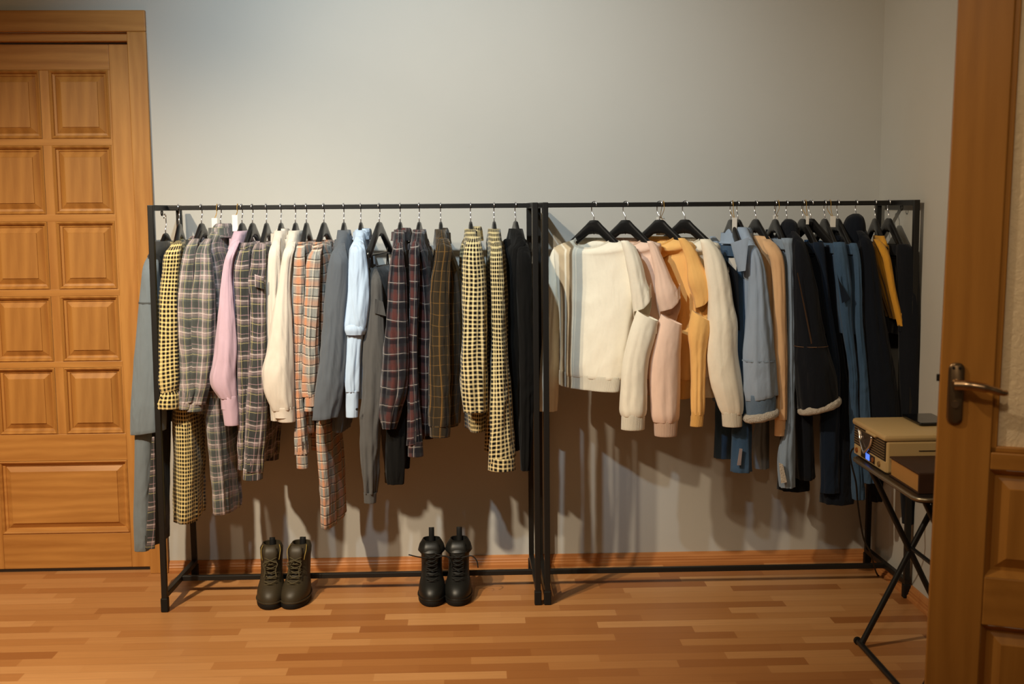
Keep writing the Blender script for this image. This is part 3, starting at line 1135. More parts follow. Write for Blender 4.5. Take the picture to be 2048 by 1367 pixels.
garment('jumpsuit', 'charcoal sleeveless jumpsuit hanging from its straps below an exposed hanger', 'jumpsuit', 758, M_CHAR,
        sl=[(530, 742, 748), (545, 740, 756), (560, 738, 763), (614, 733, 766), (672, 728, 768), (780, 724, 766), (837, 721, 762), (900, 723, 758), (985, 727.5, 753)],
        cuff=[(984, 727, 753.5), (1004, 728, 752)], ys=-.42, body=[(545, 750), (600, 752, .026), (700, 752, .03), (840, 744, .026)], yneck=534, group=G, yaw=-9, neck=.14, drop=.075, hsize=1.2,
        extra=[patch('pocket_flap', [(750, 597), (766, 603), (772, 632), (749, 626)], -.455, M_CHAR, -.44)])
root = [o for o in COL.objects if o.name.startswith('jumpsuit')][0]
hx = P(758, 412, YM).x
for s in (-1, 1):
    m = MB()
    y = YM + s * .12
    xx = hx + .155 * s * .12
    zt = P(758, 500, YM).z
    m.tube(spline([(xx - .004, y - .012, P(758, 534, YM).z - .03), (xx, y - .012, zt - .01), (xx, y, zt + .012), (xx, y + .012, zt - .01), (xx + .004, y + .012, P(758, 534, YM).z - .03)], 5), .006, 8, flat=.4)
    m.build('strap', M_CHAR, root, True)
garment('red_plaid_shirt', 'navy and red plaid shirt with upright collar, beside the charcoal jumpsuit', 'shirt', 800, M_RED,
        sl=[(486, 790, 802), (500, 784, 806), (526, 781, 808), (555, 778, 811), (614, 775, 814), (702, 769, 817), (780, 764, 814), (818, 761, 803), (856, 766, 790)], ys=-.44,
        body=[(500, 800), (700, 800, .03), (850, 794, .03)], collar=(456, 480, 808, 803, 15, 18), yneck=468, group=G)
garment('red_plaid_shirt', 'slim navy and red plaid shirt with buttoned cuff, nearest the brown checked shirt', 'shirt', 838, M_RED,
        sl=[(483, 824, 834), (495, 819, 838), (512, 818, 838), (614, 820, 837), (720, 817, 834), (840, 817, 841), (885, 816.5, 845)], cuff=[(882, 816, 845.5), (911, 816, 847)], tilt=-4, ys=-.427,
        body=[(490, 838), (700, 848, .044), (875, 846, .044)], collar=(480, 498, 829, 829, 10, 12), yneck=486, group=G)
garment('brown_check_shirt', 'dark brown shirt with thin gold check lines', 'shirt', 881, M_BROWN,
        sl=[(478, 876, 896), (497, 871, 904), (526, 868, 900), (555, 863, 899), (643, 860, 899), (760, 858.5, 900), (850, 859, 901)], cuff=[(848, 859, 901.5), (872, 860, 900)], ys=-.43,
        body=[(500, 894), (600, 902, .046), (700, 903, .048), (858, 894, .044)], collar=(456, 486, 887, 886, 10, 14), yneck=472, group=G)
garment('gingham_shirt', 'black and cream gingham shirt with collar folded up, wide sleeve', 'shirt', 941, M_GING2,
        sl=[(474, 938, 960), (490, 930, 963), (512, 926, 966), (555, 925, 971), (643, 923.5, 974), (760, 921, 973), (822, 927, 974)], ys=-.445,
        body=[(500, 953), (700, 957, .04), (868, 955, .036)], collar=(453, 480, 954, 948, 10, 16), yneck=466, group=G, flare=1.0)
garment('gingham_shirt', 'black and cream gingham shirt with a long flared sleeve, next to the black blouse', 'shirt', 988, M_GING2,
        sl=[(484, 988, 1003), (500, 981, 1005), (540, 981, 1007), (585, 983, 1009), (672, 985, 1012), (749, 984, 1017), (866, 981, 1025), (918, 978, 1030)],
        cuff=[(914, 977, 1030), (938, 976, 1031)], tilt=-6, ys=-.432, body=[(500, 998), (700, 1004), (880, 1008, .028)], collar=(482, 502, 995, 995, 12, 14), yneck=488, group=G)
garment('black_blouse', 'black satin blouse with ruffled neck against the middle rack posts', 'blouse', 1031, M_BLACK,
        sl=[(486, 1040, 1056), (500, 1036, 1060), (540, 1034, 1063), (700, 1038, 1066), (900, 1042, 1062), (940, 1044, 1058)], ys=-.425,
        body=[(492, 1028, .03), (700, 1030, .036), (905, 1028, .036)], collar=(478, 502, 1030, 1034, 24, 24), yneck=488, group=G, amp=.008)
# ---------------------------------------------------------------- right rack
M_CREAM = plain('cream_fleece', (252, 245, 226), wr=.3)
M_CREAMR = rib('cream_rib', (246, 238, 218))
M_ROSE = plain('dusty_pink_fleece', (246, 214, 194), wr=.3)
M_ROSER = rib('dusty_pink_rib', (232, 198, 174))
M_YEL = plain('apricot_yellow_fleece', (255, 202, 124), wr=.3)
M_YELR = rib('apricot_yellow_rib', (252, 194, 110))
M_PEACH = plain('peach_knit', (226, 184, 140), wr=.3)
M_DLIGHT = denim('light_wash_denim', (148, 166, 190), (176, 190, 208), .4)
M_DPALE = denim('pale_denim', (128, 146, 168), (170, 186, 202), .5)
M_DMID = denim('mid_blue_denim', (46, 72, 102), (92, 120, 150), .6, .8)
M_DDARK = denim('dark_blue_denim', (20, 30, 46), (36, 52, 74), .5)
M_INK = denim('ink_denim', (18, 21, 28), (30, 34, 42), .5)
M_NAVY = denim('navy_twill', (14, 19, 28), (24, 31, 44), .5)
M_MUST = plain('mustard_knit', (206, 150, 52))
t = NT('sherpa_fleece', .95, .1, 0, .3)
n = t.noise(t.obj(), 140, 4, .7)
M_SHERPA = t.done(t.mix(n, lin((214, 198, 178)), lin((255, 248, 236))), t.bump(n, 1, .02))
M_ORST = simple('orange_thread', (96, 72, 54), .9)
M_WHST = simple('pale_thread', (180, 186, 190), .9)
G2 = 'cut-out sweatshirts in a row'
NECKZ = lambda c, s: -.032 * max(0, -s) ** 1.3


def sweater(label, hook, body, band, neck, upper, lower, cuff, mat, ribm, Yl, Yr, ys, back=None, slit=True, yaw=-40, hl=''):
    SEED[0] += 1
    sd = SEED[0]
    x = P(hook, 412, YM).x
    root = thing('sweatshirt', (x, YM, P(hook, 478, YM).z), label, 'sweatshirt', G2)
    bo = ringloft('body', flat(body, Yl, Yr), mat, root, 44, 72, .9, .010, sd, seam='back', topz=NECKZ, cap=False)
    if band:
        ringloft('hem_band', flat(band, Yl, Yr), ribm, root, 10, 72, .9, .006, sd, cap=False, foldk=2.2)
    if neck:
        ringloft('neckband', flat(neck, YM + .055, YM - .055), ribm, root, 8, 48, 1, 0, sd, cap=False, allz=NECKZ)
    if slit:
        up = ringloft('sleeve', flat(upper, ys + .022), mat, root, 30, 44, 1, .004, sd + 1,
                      botz=lambda c, s: (.040 * max(0, c) ** 1.2 - .012 * max(0, -c)) * (1 - max(0, s)) - .075 * max(0, s) ** .8)
        lo = ringloft('forearm_sleeve', flat(lower, ys - .003), mat, root, 34, 44, 1, .006, sd + 2, cap=False, topz=lambda c, s: -.018 * c - .006 * max(0, -s))
    else:
        lo = ringloft('sleeve', flat(upper, ys), mat, root, 44, 44, 1, .006, sd + 1)
    ringloft('cuff', flat(cuff, ys - .003), ribm, lo, 8, 44, 1, .0008, sd + 3, cap=False)
    if back:
        b = ringloft('sleeve', flat(back, Yl + .02), mat, root, 34, 40, 1, .006, sd + 4)
    hanger(hook, yaw, hl)
    return root


sweater('cream sweatshirt facing forward with a slit elbow, first beside the middle posts', 1188,
        [(481, 1148, 1227, .052, -.205, -.315), (487, 1130, 1258, .050, -.185, -.388), (499, 1110, 1272, .050), (560, 1116, 1278, .055), (640, 1123, 1264, .06), (700, 1125, 1256, .062), (750, 1124, 1247, .06), (760, 1124, 1243, .056)],
        [(754, 1123, 1244, .058), (768, 1122, 1242, .055), (784, 1122, 1240, .054)],
        [(477, 1150, 1225, .050), (485, 1146, 1229, .057)],
        [(481, 1242, 1256), (491, 1244, 1268), (505, 1248, 1276), (530, 1253, 1285), (562, 1259, 1292), (590, 1264, 1299), (615, 1268, 1303)],
        [(630, 1274, 1316), (660, 1262, 1312), (722, 1246, 1298), (780, 1241, 1294), (820, 1240, 1293), (830, 1243, 1290)],
        [(826, 1243, 1290), (857, 1242, 1289)], M_CREAM, M_CREAMR, -.17, -.385, -.44,
        back=[(494, 1108, 1132), (508, 1101, 1130), (551, 1095, 1124), (600, 1091, 1122), (684, 1085, 1118), (760, 1079, 1116), (820, 1077, 1113)], yaw=-42, hl='black hanger holding the cream sweatshirt nearest the middle posts')
sweater('dusty pink sweatshirt with a slit elbow, between cream and yellow sweatshirts', 1251,
        [(481, 1214, 1290, .052, -.20, -.315), (487, 1200, 1318, .05, -.17, -.380), (500, 1188, 1320, .042), (515, 1180, 1318, .045), (600, 1190, 1328, .05), (757, 1195, 1308, .052)], [(755, 1196, 1306, .05), (790, 1198, 1302, .048)],
        [(477, 1217, 1287, .050), (485, 1212, 1292, .057)],
        [(482, 1294, 1306), (491, 1297, 1314), (505, 1301, 1321), (551, 1310, 1341), (590, 1312, 1356), (615, 1320, 1362)],
        [(638, 1322, 1364), (680, 1306, 1362), (730, 1298, 1360), (800, 1301, 1359), (832, 1303, 1358), (842, 1307, 1355)],
        [(838, 1307, 1356), (870, 1309, 1354)], M_ROSE, M_ROSER, -.12, -.37, -.425, yaw=-42, hl='black hanger holding the dusty pink sweatshirt')
sweater('apricot yellow sweatshirt with large cut-out sleeve and narrow forearm', 1319,
        [(478, 1280, 1352, .052, -.20, -.315), (485, 1266, 1382, .05, -.17, -.375), (497, 1258, 1388, .042), (508, 1250, 1392, .045), (600, 1262, 1402, .05), (760, 1275, 1380, .05)], [(758, 1276, 1378, .048), (798, 1278, 1374, .046)],
        [(474, 1283, 1349, .050), (482, 1278, 1354, .057)],
        [(476, 1356, 1369), (486, 1360, 1381), (500, 1366, 1391), (524, 1373, 1402), (562, 1376, 1421), (590, 1388, 1425), (608, 1392, 1422)],
        [(630, 1384, 1420), (650, 1379, 1421), (673, 1376, 1417), (705, 1380, 1413), (760, 1383, 1410), (818, 1383, 1408), (828, 1385, 1407)],
        [(822, 1383, 1408), (851, 1380, 1406)], M_YEL, M_YELR, -.11, -.36, -.42, yaw=-42, hl='black hanger with white tag holding the apricot yellow sweatshirt')
sweater('cream sweatshirt with a closed full sleeve, beside the light denim jacket', 1370,
        [(480, 1334, 1404, .052, -.20, -.315), (487, 1322, 1434, .05, -.17, -.375), (500, 1315, 1438, .042), (520, 1308, 1445, .045), (600, 1318, 1448, .05), (757, 1325, 1436, .05)], [(755, 1326, 1434, .05), (795, 1328, 1430, .046)],
        [(476, 1337, 1401, .050), (484, 1332, 1406, .057)],
        [(478, 1400, 1420), (488, 1402, 1430), (502, 1405, 1441), (540, 1410, 1456), (608, 1417, 1467), (646, 1416, 1474), (700, 1415, 1474), (760, 1420, 1481), (815, 1437, 1485), (826, 1443, 1483)], None,
        [(822, 1443, 1483.5), (851, 1445, 1484)], M_CREAM, M_CREAMR, -.11, -.36, -.425, slit=False, yaw=-42, hl='black hanger holding the full-sleeved cream sweatshirt')

G3 = 'denim and knitwear in the corner'


def trousers(label, hook, rows, mat, ys=-.41, t=.022, pocket=None, hl=None, name='jeans', extra=None, group='jeans on the corner rack', hang=True):
    SEED[0] += 1
    sd = SEED[0]
    hx = P(hook, 412, YM).x
    zt = P((rows[0][1] + rows[0][2]) / 2, rows[0][0], ys).z
    root = thing(name, (hx, YM, zt), label, 'jeans', group)
    half = abs(ys - YM)
    pm = P((rows[1][1] + rows[1][2]) / 2, rows[1][0], ys)
    dx = max(-.5, min(.5, (pm.x - hx) / half))
    k = flat(rows, ys)
    o = ringloft('trouser_leg', k, mat, root, 44, 36, 1, .008, sd)
    o2 = copy_obj(o, root, (-dx * half * 2, half * 2 - .02, 0))
    keys = []
    z0 = None
    for q in range(5):
        py = rows[0][0] + 3 + q * 45
        # centre of the near edge at this row
        xs = interp([(r[0], [(r[1] + r[2]) / 2]) for r in rows], 60)
        px = min(xs, key=lambda r: abs(r[0] - py))[1][0]
        z = P(px, py, ys).z
        xn = PX(px, z, ys)
        if z0 is None: z0 = z
        w = half - .01
        cx = xn - dx * half
        keys.append((z0 - z, [cx - dx * w, YM + w - .02, cx + dx * w, YM - w, t * (.7 if q == 0 else 1), z]))
    ringloft('hips', keys, mat, root, 20, 64, .8, .004, sd + 9, seam='far', cap=False)
    kb = [(s, [v[0], v[1] + .003, v[2], v[3] - .012, v[4] * 1.25 + .004, v[5]]) for s, v in keys[:2]]
    s1 = .034
    a, b = kb[0], kb[1]
    f = s1 / (b[0] - a[0])
    kb = [a, (s1, [x + (y - x) * f for x, y in zip(a[1], b[1])])]
    wbd = ringloft('waistband', kb, mat, root, 6, 64, .8, .001, sd + 8, seam='far', cap=False)
    if extra:
        for ex in extra: ex(root, dx, sd)
    if hang: hanger(hook, -math.degrees(math.atan(dx)), hl or 'black hanger holding the ' + label.split(',')[0])
    return root


garment('denim_jacket', 'light wash denim jacket with fleece cuff, next to the cream sweatshirt', 'jacket', 1476, M_DLIGHT,
        sl=[(478, 1496, 1508), (497, 1496, 1518), (526, 1497, 1528), (582, 1498, 1536), (646, 1493, 1543), (712, 1488, 1547), (760, 1488, 1549), (794, 1490, 1551)],
        cuff=[(788, 1490, 1551), (805, 1491, 1552), (832, 1494, 1551)], cuffmat=denim('faded_cuff_denim', (70, 96, 126), (150, 168, 186), .5, .7), ys=-.44, tilt=-6, body=[(497, 1500), (560, 1500, .04), (700, 1502, .04), (800, 1506, .042)],
        collar=(456, 486, 1480, 1474, 24, 28), yneck=474, group=G3, hanglabel='black hanger holding the light wash denim jacket',
        extra=[patch('collar_flap', [(1461, 486), (1498, 474), (1491, 541), (1476, 543)], -.43, M_DLIGHT, -.468, bulge=.6),
               patch('lining', [(1452, 520), (1476, 545), (1480, 660), (1472, 660)], -.40, M_INK, -.43),
               fleece_ring(1489, 837, 1555, 823, -.44, .0135, .046),
               piece('seam', [(718, 1484.5, 1550.5), (721, 1484.5, 1551)], -.44, M_DPALE, amp=.003, n=3, bare=True)])
trousers('blue ripped jeans hanging low behind the cream sweatshirt sleeve', 1462, [(490, 1468, 1486), (560, 1466, 1492), (700, 1464, 1498), (860, 1463, 1502), (941, 1462, 1504)], M_DMID, -.385,
         hl='black hanger half hidden by the denim jacket, with ripped blue jeans',
         extra=[patch('rip', [(1479, 896), (1485, 897), (1482, 930), (1474, 930)], -.432, plain('frayed_threads', (150, 138, 140)), -.432)])
garment('peach_sweater', 'peach knit sweater between the light denim jacket and pale jeans', 'sweater', 1512, M_PEACH,
        sl=[(479, 1532, 1548), (490, 1530, 1558), (518, 1540, 1567), (560, 1545, 1570), (636, 1546, 1572), (740, 1549, 1575), (800, 1552, 1574), (838, 1550, 1573)],
        cuff=[(833, 1550, 1572), (870, 1549, 1568)], ys=-.43, body=[(495, 1544), (600, 1546), (800, 1548)], collar=(473, 490, 1520, 1522, 16, 20), yneck=480, group=G3, amp=.004, neck=.09, drop=.012)
trousers('pale ripped jeans with a frayed hem beside the peach sweater', 1551, [(476, 1562, 1586), (500, 1570, 1586), (560, 1574, 1587), (740, 1575, 1588), (834, 1572, 1589), (923, 1556, 1589), (973, 1561, 1589)], M_DPALE, -.42,
         hl='black hanger holding the pale ripped jeans',
         extra=[patch('rip', [(1558, 925), (1566, 928), (1574, 964), (1562, 966)], -.455, M_SHERPA, -.46)])
garment('denim_jacket', 'dark ink denim jacket with a wide fleece-trimmed sleeve', 'jacket', 1574, M_INK,
        sl=[(463, 1592, 1600), (480, 1588, 1608), (505, 1587, 1616), (569, 1588, 1632), (646, 1589, 1645), (700, 1590, 1655), (760, 1594, 1672), (806, 1600, 1676)], tilt=-11, ys=-.44,
        body=[(490, 1600), (700, 1610, .036), (965, 1618, .036)], yneck=462, group=G3, hanglabel='black hanger holding the dark ink denim jacket',
        extra=[fleece_ring(1599, 822, 1679, 800, -.44, .0125, .056),
               piece('seam', [(690, 1588.5, 1655.5), (691.5, 1588.5, 1656)], -.44, M_ORST, amp=.003, n=3, bare=True),
               piece('collar', [(438, 1573, 1583, .02), (443, 1567, 1590, .04), (455, 1562, 1594, .055), (468, 1560, 1597, .06), (480, 1558, 1599, .06)], YM - .03, M_INK, amp=.003),
               patch('shoulder_seam', [(1594, 546), (1596, 545), (1625, 686), (1622, 688)], -.49, M_ORST, -.485, th=.001)])
trousers('dark blue jeans just behind the ink denim jacket sleeve', 1606, [(484, 1626, 1646), (500, 1628, 1649), (533, 1640, 1652), (595, 1646, 1659), (723, 1656, 1676), (850, 1642, 1677), (983, 1641, 1676)], M_DDARK, -.405,
         hl='black hanger holding the dark blue jeans beside the ink denim jacket')
trousers('ink blue jeans hanging lowest of the trousers, mostly in shadow', 1622, [(490, 1652, 1668), (600, 1655, 1674), (800, 1660, 1698), (1003, 1642, 1706)], M_NAVY, -.37,
         hl='black hanger holding the lowest-hanging ink blue jeans')
trousers('mid blue jeans with an open slanted pocket, between darker pairs', 1650, [(484, 1666, 1690), (500, 1667, 1693), (520, 1668, 1696), (569, 1674, 1702), (640, 1682, 1704), (740, 1698, 1714), (820, 1700, 1717), (997, 1706, 1728)], M_DMID, -.425,
         hl='black hanger holding the mid blue jeans with the slanted pocket',
         extra=[patch('pocket', [(1674, 545), (1678, 560), (1701, 597), (1684, 606)], -.462, M_DDARK, -.455)])
trousers('mid blue jeans with a row of studs, touching the dark hooded jacket', 1676, [(486, 1699, 1713), (500, 1704, 1718), (569, 1710, 1723), (640, 1711, 1725), (740, 1718, 1735), (830, 1721, 1740), (964, 1726, 1749)], M_DMID, -.43,
         hl='black hanger holding the mid blue jeans beside the dark hooded jacket')
garment('hooded_jacket', 'dark navy denim jacket with a tall upturned collar', 'jacket', 1713, M_NAVY,
        sl=[(462, 1724, 1736), (480, 1722, 1744), (540, 1726, 1754), (640, 1728, 1768), (760, 1734, 1790), (900, 1742, 1802)], ys=-.42,
        body=[(480, 1728), (700, 1742, .034), (880, 1755, .036)], yneck=456, group=G3, extra=[piece('collar', [(427, 1707, 1717, .02), (431, 1699, 1722, .04), (442, 1691, 1727, .055), (462, 1686, 1729, .062), (495, 1684, 1729, .062)], YM - .035, M_NAVY, amp=.003)], hanglabel='black hanger holding the dark navy jacket with tall collar')
garment('mustard_sweater', 'mustard yellow knit top, only its slim sleeve showing between dark garments', 'sweater', 1751, M_MUST,
        sl=[(479, 1759, 1768), (488, 1759, 1774), (523, 1767, 1782), (582, 1779, 1792), (651, 1796, 1809)], ys=-.435, cuff=[(649, 1796, 1809.5), (668, 1800, 1811)], cuffmat=M_INK,
        t=.014, yf=.0, body=[(492, 1766), (580, 1780, .012), (640, 1796, .010)], yneck=482, group=G3, neck=.11, tn=.5, amp=.002, hanglabel='black hanger holding the mustard yellow knit top')
trousers('black wide-leg jeans at the corner end of the rack', 1778, [(488, 1794, 1818), (505, 1794, 1832), (560, 1795, 1837), (620, 1797, 1840), (740, 1798, 1841), (830, 1800, 1841), (960, 1803, 1841), (1045, 1806, 1838)], M_INK, -.43, .03,
         hl='last black hanger in the corner, holding the black wide-leg jeans')

trousers('black trousers showing below the navy and red plaid shirt beside the jumpsuit', 800, [(520, 786, 806), (560, 784, 808), (700, 779, 808), (850, 773, 810), (945, 773, 809), (966, 776, 806)], M_BLACK, -.395, .018, name='trousers', group=None, hang=False)
[o for o in COL.objects if o.name.startswith('trousers')][-1]['category'] = 'trousers'

# ---------------------------------------------------------------- price tags
M_TAG = simple('white_card', (232, 228, 220), .7, .2)
M_STR = simple('waxed_string', (176, 138, 70), .8, .2)


def price_tag(px, py, w, h, label, Y=-.29, lean=0):
    s = 2324 / (4.4445 + Y)
    p = P(px, py, Y)
    top = P(px, py - h / 2, Y)
    root = thing('price_tag', tuple(P(px, py + h / 2, Y)), label, 'price tag', 'white price tags tied to the rails')
    m = MB(); m.box(p, (w / s, .0012, h / s), .0004, None, 1); m.build('card', M_TAG, root)
    m = MB()
    z = HR + .003
    x0 = top.x
    m.tube(spline([(x0, Y, top.z - .004), (x0 + .004, YM - .012, ZR - .02), (x0 + .004, YM - .0125, ZR), (x0 + .004, YM, z), (x0 + .003, YM + .012, ZR), (x0 - .002, YM + .012, ZR - .02), (x0 - .001, Y + .002, top.z - .004)], 5), .0011, 6)
    m.build('string', M_STR, root, True)


price_tag(429, 446, 11, 20, 'white price tag left of the raised plaid collar')
price_tag(470, 446, 11, 32, 'white price tag above the pink shirt collar')
price_tag(1321, 452, 17, 36, 'white price tag behind the hanger of the yellow sweatshirt', -.22)
price_tag(1469, 458, 10, 46, 'long white price tag in front of the light denim jacket collar', -.31)
price_tag(1551, 437, 10, 14, 'small white price tag above the pale ripped jeans', -.24)
price_tag(1615, 440, 6, 17, 'narrow white price tag above the dark blue jeans', -.30)
price_tag(1666, 443, 11, 22, 'white price tag hanging in front of the mid blue jeans hanger', -.31)
p = P(1465, 530, -.405)
m = MB(); m.box(p, (.028, .0012, .05), .0004); r = m.build('care_label', M_TAG)
tag(r, 'white paper label tucked inside the light denim jacket front', 'label')
# ---------------------------------------------------------------- boots
M_LEA_B = simple('olive_brown_leather', (54, 47, 34), .5, .35, 0, .15)
M_LEA_K = simple('black_leather', (22, 22, 20), .45, .4, 0, .15)
M_SOLE = simple('black_rubber_sole', (16, 15, 14), .7, .3)
M_LACE_B = simple('olive_lace', (74, 66, 44), .8)
M_LACE_K = simple('black_lace', (20, 19, 18), .8)
M_PIPE = simple('yellow_piping', (148, 124, 60), .7)


def boot(px, py, ang, leather, lace, label, group, tall=.205, wide=1.0, flared=False, toeY=None, tabh=.02):
    g = PG(px, py)
    yb = BAR_Y - .012
    L = .222
    root = thing('boot', (g.x, yb - L / 2, 0), label, 'boot', group)
    c, s = math.cos(ang), math.sin(ang)
    y_toe = yb - L

    def W(a, b, z):
        """a across, b forward from the heel"""
        a *= wide
        bb = b - L / 2
        return Vector((g.x + a * c + bb * s * -1, (yb - L / 2) - (bb * c + a * s), z))

    def slice_(z, back, front, hw, hwb, n=36, ex=1.0, heelw=.8):
        ring = []
        for k in range(n):
            t = 2 * PI * k / n
            x, f = math.sin(t), math.cos(t)
            q = (f + 1) / 2
            w = hwb + (hw - hwb) * min(1, max(0, (q - .1) / .6)) ** .8
            ring.append(W(math.copysign(abs(x) ** .85, x) * w, back + (front - back) * q, z))
        return ring
    # sole
    m = MB()
    m.rings([slice_(z, .0 - e, L + e, .047 + e, .035 + e) for z, e in ((0, -.003), (.004, 0), (.016, .001), (.022, -.001))])
    m.build('sole', M_SOLE, root, True, 60)
    m = MB()
    m.rings([slice_(z, -.001 - e, L + e, .049 + e, .037 + e) for z, e in ((.020, .0), (.023, .0015), (.026, 0))])
    m.build('welt', leather, root, True, 60)
    # upper
    T = tall
    prof = [(.022, .002, L - .002, .0455, .034), (.034, .0, L - .001, .0465, .035), (.048, .002, L - .008, .0455, .035), (.060, .004, L - .020, .0425, .035), (.070, .006, L - .038, .039, .034),
            (.080, .008, L - .062, .036, .034), (.092, .009, L - .082, .035, .0335), (.108, .009, .122, .0345, .0335), (.128, .008, .114, .0345, .034), (.150, .006, .110, .035, .035),
            (T - .03, .002, .110 + (.014 if flared else 0), .036 + (.010 if flared else 0), .037 + (.006 if flared else 0)), (T - .012, .001, .104 + (.008 if flared else 0), .036 + (.005 if flared else 0), .038), (T, .0, .070, .026, .034)]
    m = MB()
    rr = [slice_(*p) for p in prof]
    # tilt the top line: heel side higher
    m.rings(rr, False, False)
    top = rr[-1]
    inn = [[p + (sum(top, Vector()) / 36 - p) * .09 + Vector((0, 0, -.001)) for p in top], [p + (sum(top, Vector()) / 36 - p) * .12 + Vector((0, 0, -.05)) for p in top]]
    m.rings([top] + inn, False, True)
    up = m.build('upper', leather, root, True, 70)
    # toe cap seam, tongue, pull tab
    m = MB()
    tz = [W(0, .118 + .004, .105), W(0, .120, .13), W(0, .119, .155), W(0, .114, T - .018), W(0, .104, T + .006)]
    rg = []
    for i, p in enumerate(tz):
        w = [.016, .018, .020, .024, .018][i] * (1.25 if flared else 1)
        sx = (W(1, 0, 0) - W(0, 0, 0)).normalized(); fy = (W(0, 1, 0) - W(0, 0, 0)).normalized()
        rg.append([p + sx * (math.cos(a) * w) + fy * (math.sin(a) * .005 - .002) for a in [k * 2 * PI / 16 for k in range(16)]])
    m.rings(rg)
    m.build('tongue', leather, root, True, 70)
    m = MB()
    ax = (W(1, 0, 0) - W(0, 0, 0)).normalized()
    rg = [[p + ax * sx_ + (W(0, sy_, 0) - W(0, 0, 0)) for sx_, sy_ in ((-.010, -.0014), (.010, -.0014), (.010, .0014), (-.010, .0014))] for p in spline([W(0, .004, T - .03), W(0, .001, T + tabh * .4), W(0, .005, T + tabh), W(0, .010, T + tabh * .4), W(0, .012, T - .02)], 6)]
    m.rings(rg)
    m.build('pull_tab', M_SOLE, root, True)
    # laces
    m = MB()
    N = 6
    for i in range(N):
        q = i / (N - 1)
        z = .074 + (.145 - .074) * q
        b = [.166, .146, .132, .124, .121, .119][i]
        for sgn in (-1, 1):
            m.tube(spline([W(-sgn * .019, b - .004, z), W(0, b + .008, z + .006), W(sgn * .019, b - .004, z + .013)], 5), .0023, 6)
    if flared:
        for sgn, pts in ((-1, [(-.012, .128, .150), (-.045, .13, .157), (-.075, .13, .166)]), (1, [(.012, .128, .150), (.045, .132, .158), (.062, .134, .140), (.066, .134, .115)])):
            m.tube(spline([W(*p) for p in pts], 6), .0023, 6)
    else:
        for sgn in (-1, 1):
            m.tube(spline([W(0, .13, .15), W(sgn * .022, .138, .143), W(sgn * .016, .145, .12), W(sgn * .02, .158, .098)], 6), .002, 6)
    m.build('lace', lace, root, True)
    if not flared:
        m = MB()
        for sgn in (-1, 1):
            m = MB()
            m.tube(spline([W(sgn * .026, .112, .148), W(sgn * .029, .108, .168), W(sgn * .030, .094, T - .010), W(sgn * .026, .07, T + .001)], 6), .0014, 6)
            m.build('piping', M_PIPE, root, True)
    return root


GB = 'lace-up boots on the floor under the rack'
boot(541, 1205, -.10, M_LEA_B, M_LACE_B, 'olive brown lace-up boot standing beside its mate, nearer the door', GB, .192, 1.13, False, None, .010)
boot(591, 1206, .10, M_LEA_B, M_LACE_B, 'olive brown lace-up boot, the one nearer the black boots', GB, .192, 1.13, False, None, .010)
boot(864, 1199, -.03, M_LEA_K, M_LACE_K, 'black lace-up boot with flared top, standing closer to the olive boots', GB, .196, 1.1, True, None, .034)
boot(917, 1198, .04, M_LEA_K, M_LACE_K, 'black lace-up boot with flared top, nearest the middle rack posts', GB, .196, 1.1, True, None, .034)

# ---------------------------------------------------------------- folding table
ZT = .618
_a, _b = PG(1700, 911, ZT), PG(1836, 992, ZT)
TX0, TX1, TY0, TY1 = (_a.x + _b.x) / 2, 1.55, _a.y, _b.y - .02
_f = PG(1703, 1281, .012)
M_TBL = simple('black_tube', (24, 23, 22), .4, .4)
M_TOP = simple('dark_tray', (34, 28, 24), .4, .4)
M_EDGE = simple('metal_rim', (150, 138, 118), .35, .5, .9)
TBL = thing('folding_table', ((TX0 + TX1) / 2, (TY0 + TY1) / 2, 0), 'narrow folding table with crossed black legs, against the right wall', 'table')


def rrect(x0, x1, y0, y1, r, z, n=6):
    out = []
    for cx, cy, a0 in ((x1 - r, y1 - r, 0), (x0 + r, y1 - r, 90), (x0 + r, y0 + r, 180), (x1 - r, y0 + r, 270)):
        for k in range(n + 1):
            a = math.radians(a0 + 90 * k / n)
            out.append(Vector((cx + r * math.cos(a), cy + r * math.sin(a), z)))
    return out


m = MB(); m.rings([rrect(TX0, TX1, TY1, TY0, .035, z) for z in (ZT - .016, ZT)]); tp = m.build('tabletop', M_TOP, TBL, False)
m = MB(); q = rrect(TX0 - .002, TX1 + .002, TY1 - .002, TY0 + .002, .036, ZT - .006); m.tube(q + [q[0]], .006, 8, False); m.build('rim', M_EDGE, tp, True)
for y in (_f.y - .03, TY1 + .06):
    for a, b in (((1.228, .01), (1.515, ZT - .02)), ((1.53, .01), (1.235, ZT - .02))):
        m = MB()
        m.tube([(a[0], y, a[1]), (b[0], y, b[1])], .0095, 12)
        m.build('leg', M_TBL, TBL, True, 50)
m = MB()
for x in (1.228, 1.53):
    m = MB()
    m.tube([(x, _f.y, .012), (x, TY1 + .03, .012)], .0095, 12)
    m.build('base_bar', M_TBL, TBL, True, 50)
m = MB()
m.tube([(1.38, _f.y - .03, .325), (1.38, TY1 + .06, .325)], .007, 10)
m.build('pivot_rod', M_TBL, TBL, True, 50)
m = MB()
for y in (_f.y, TY1 + .03):
    m = MB()
    m.tube([(1.228, y - .006, .012), (1.228, y + .006, .012)], .0125, 12)
    m.build('end_cap', M_RUB, TBL, True, 50)

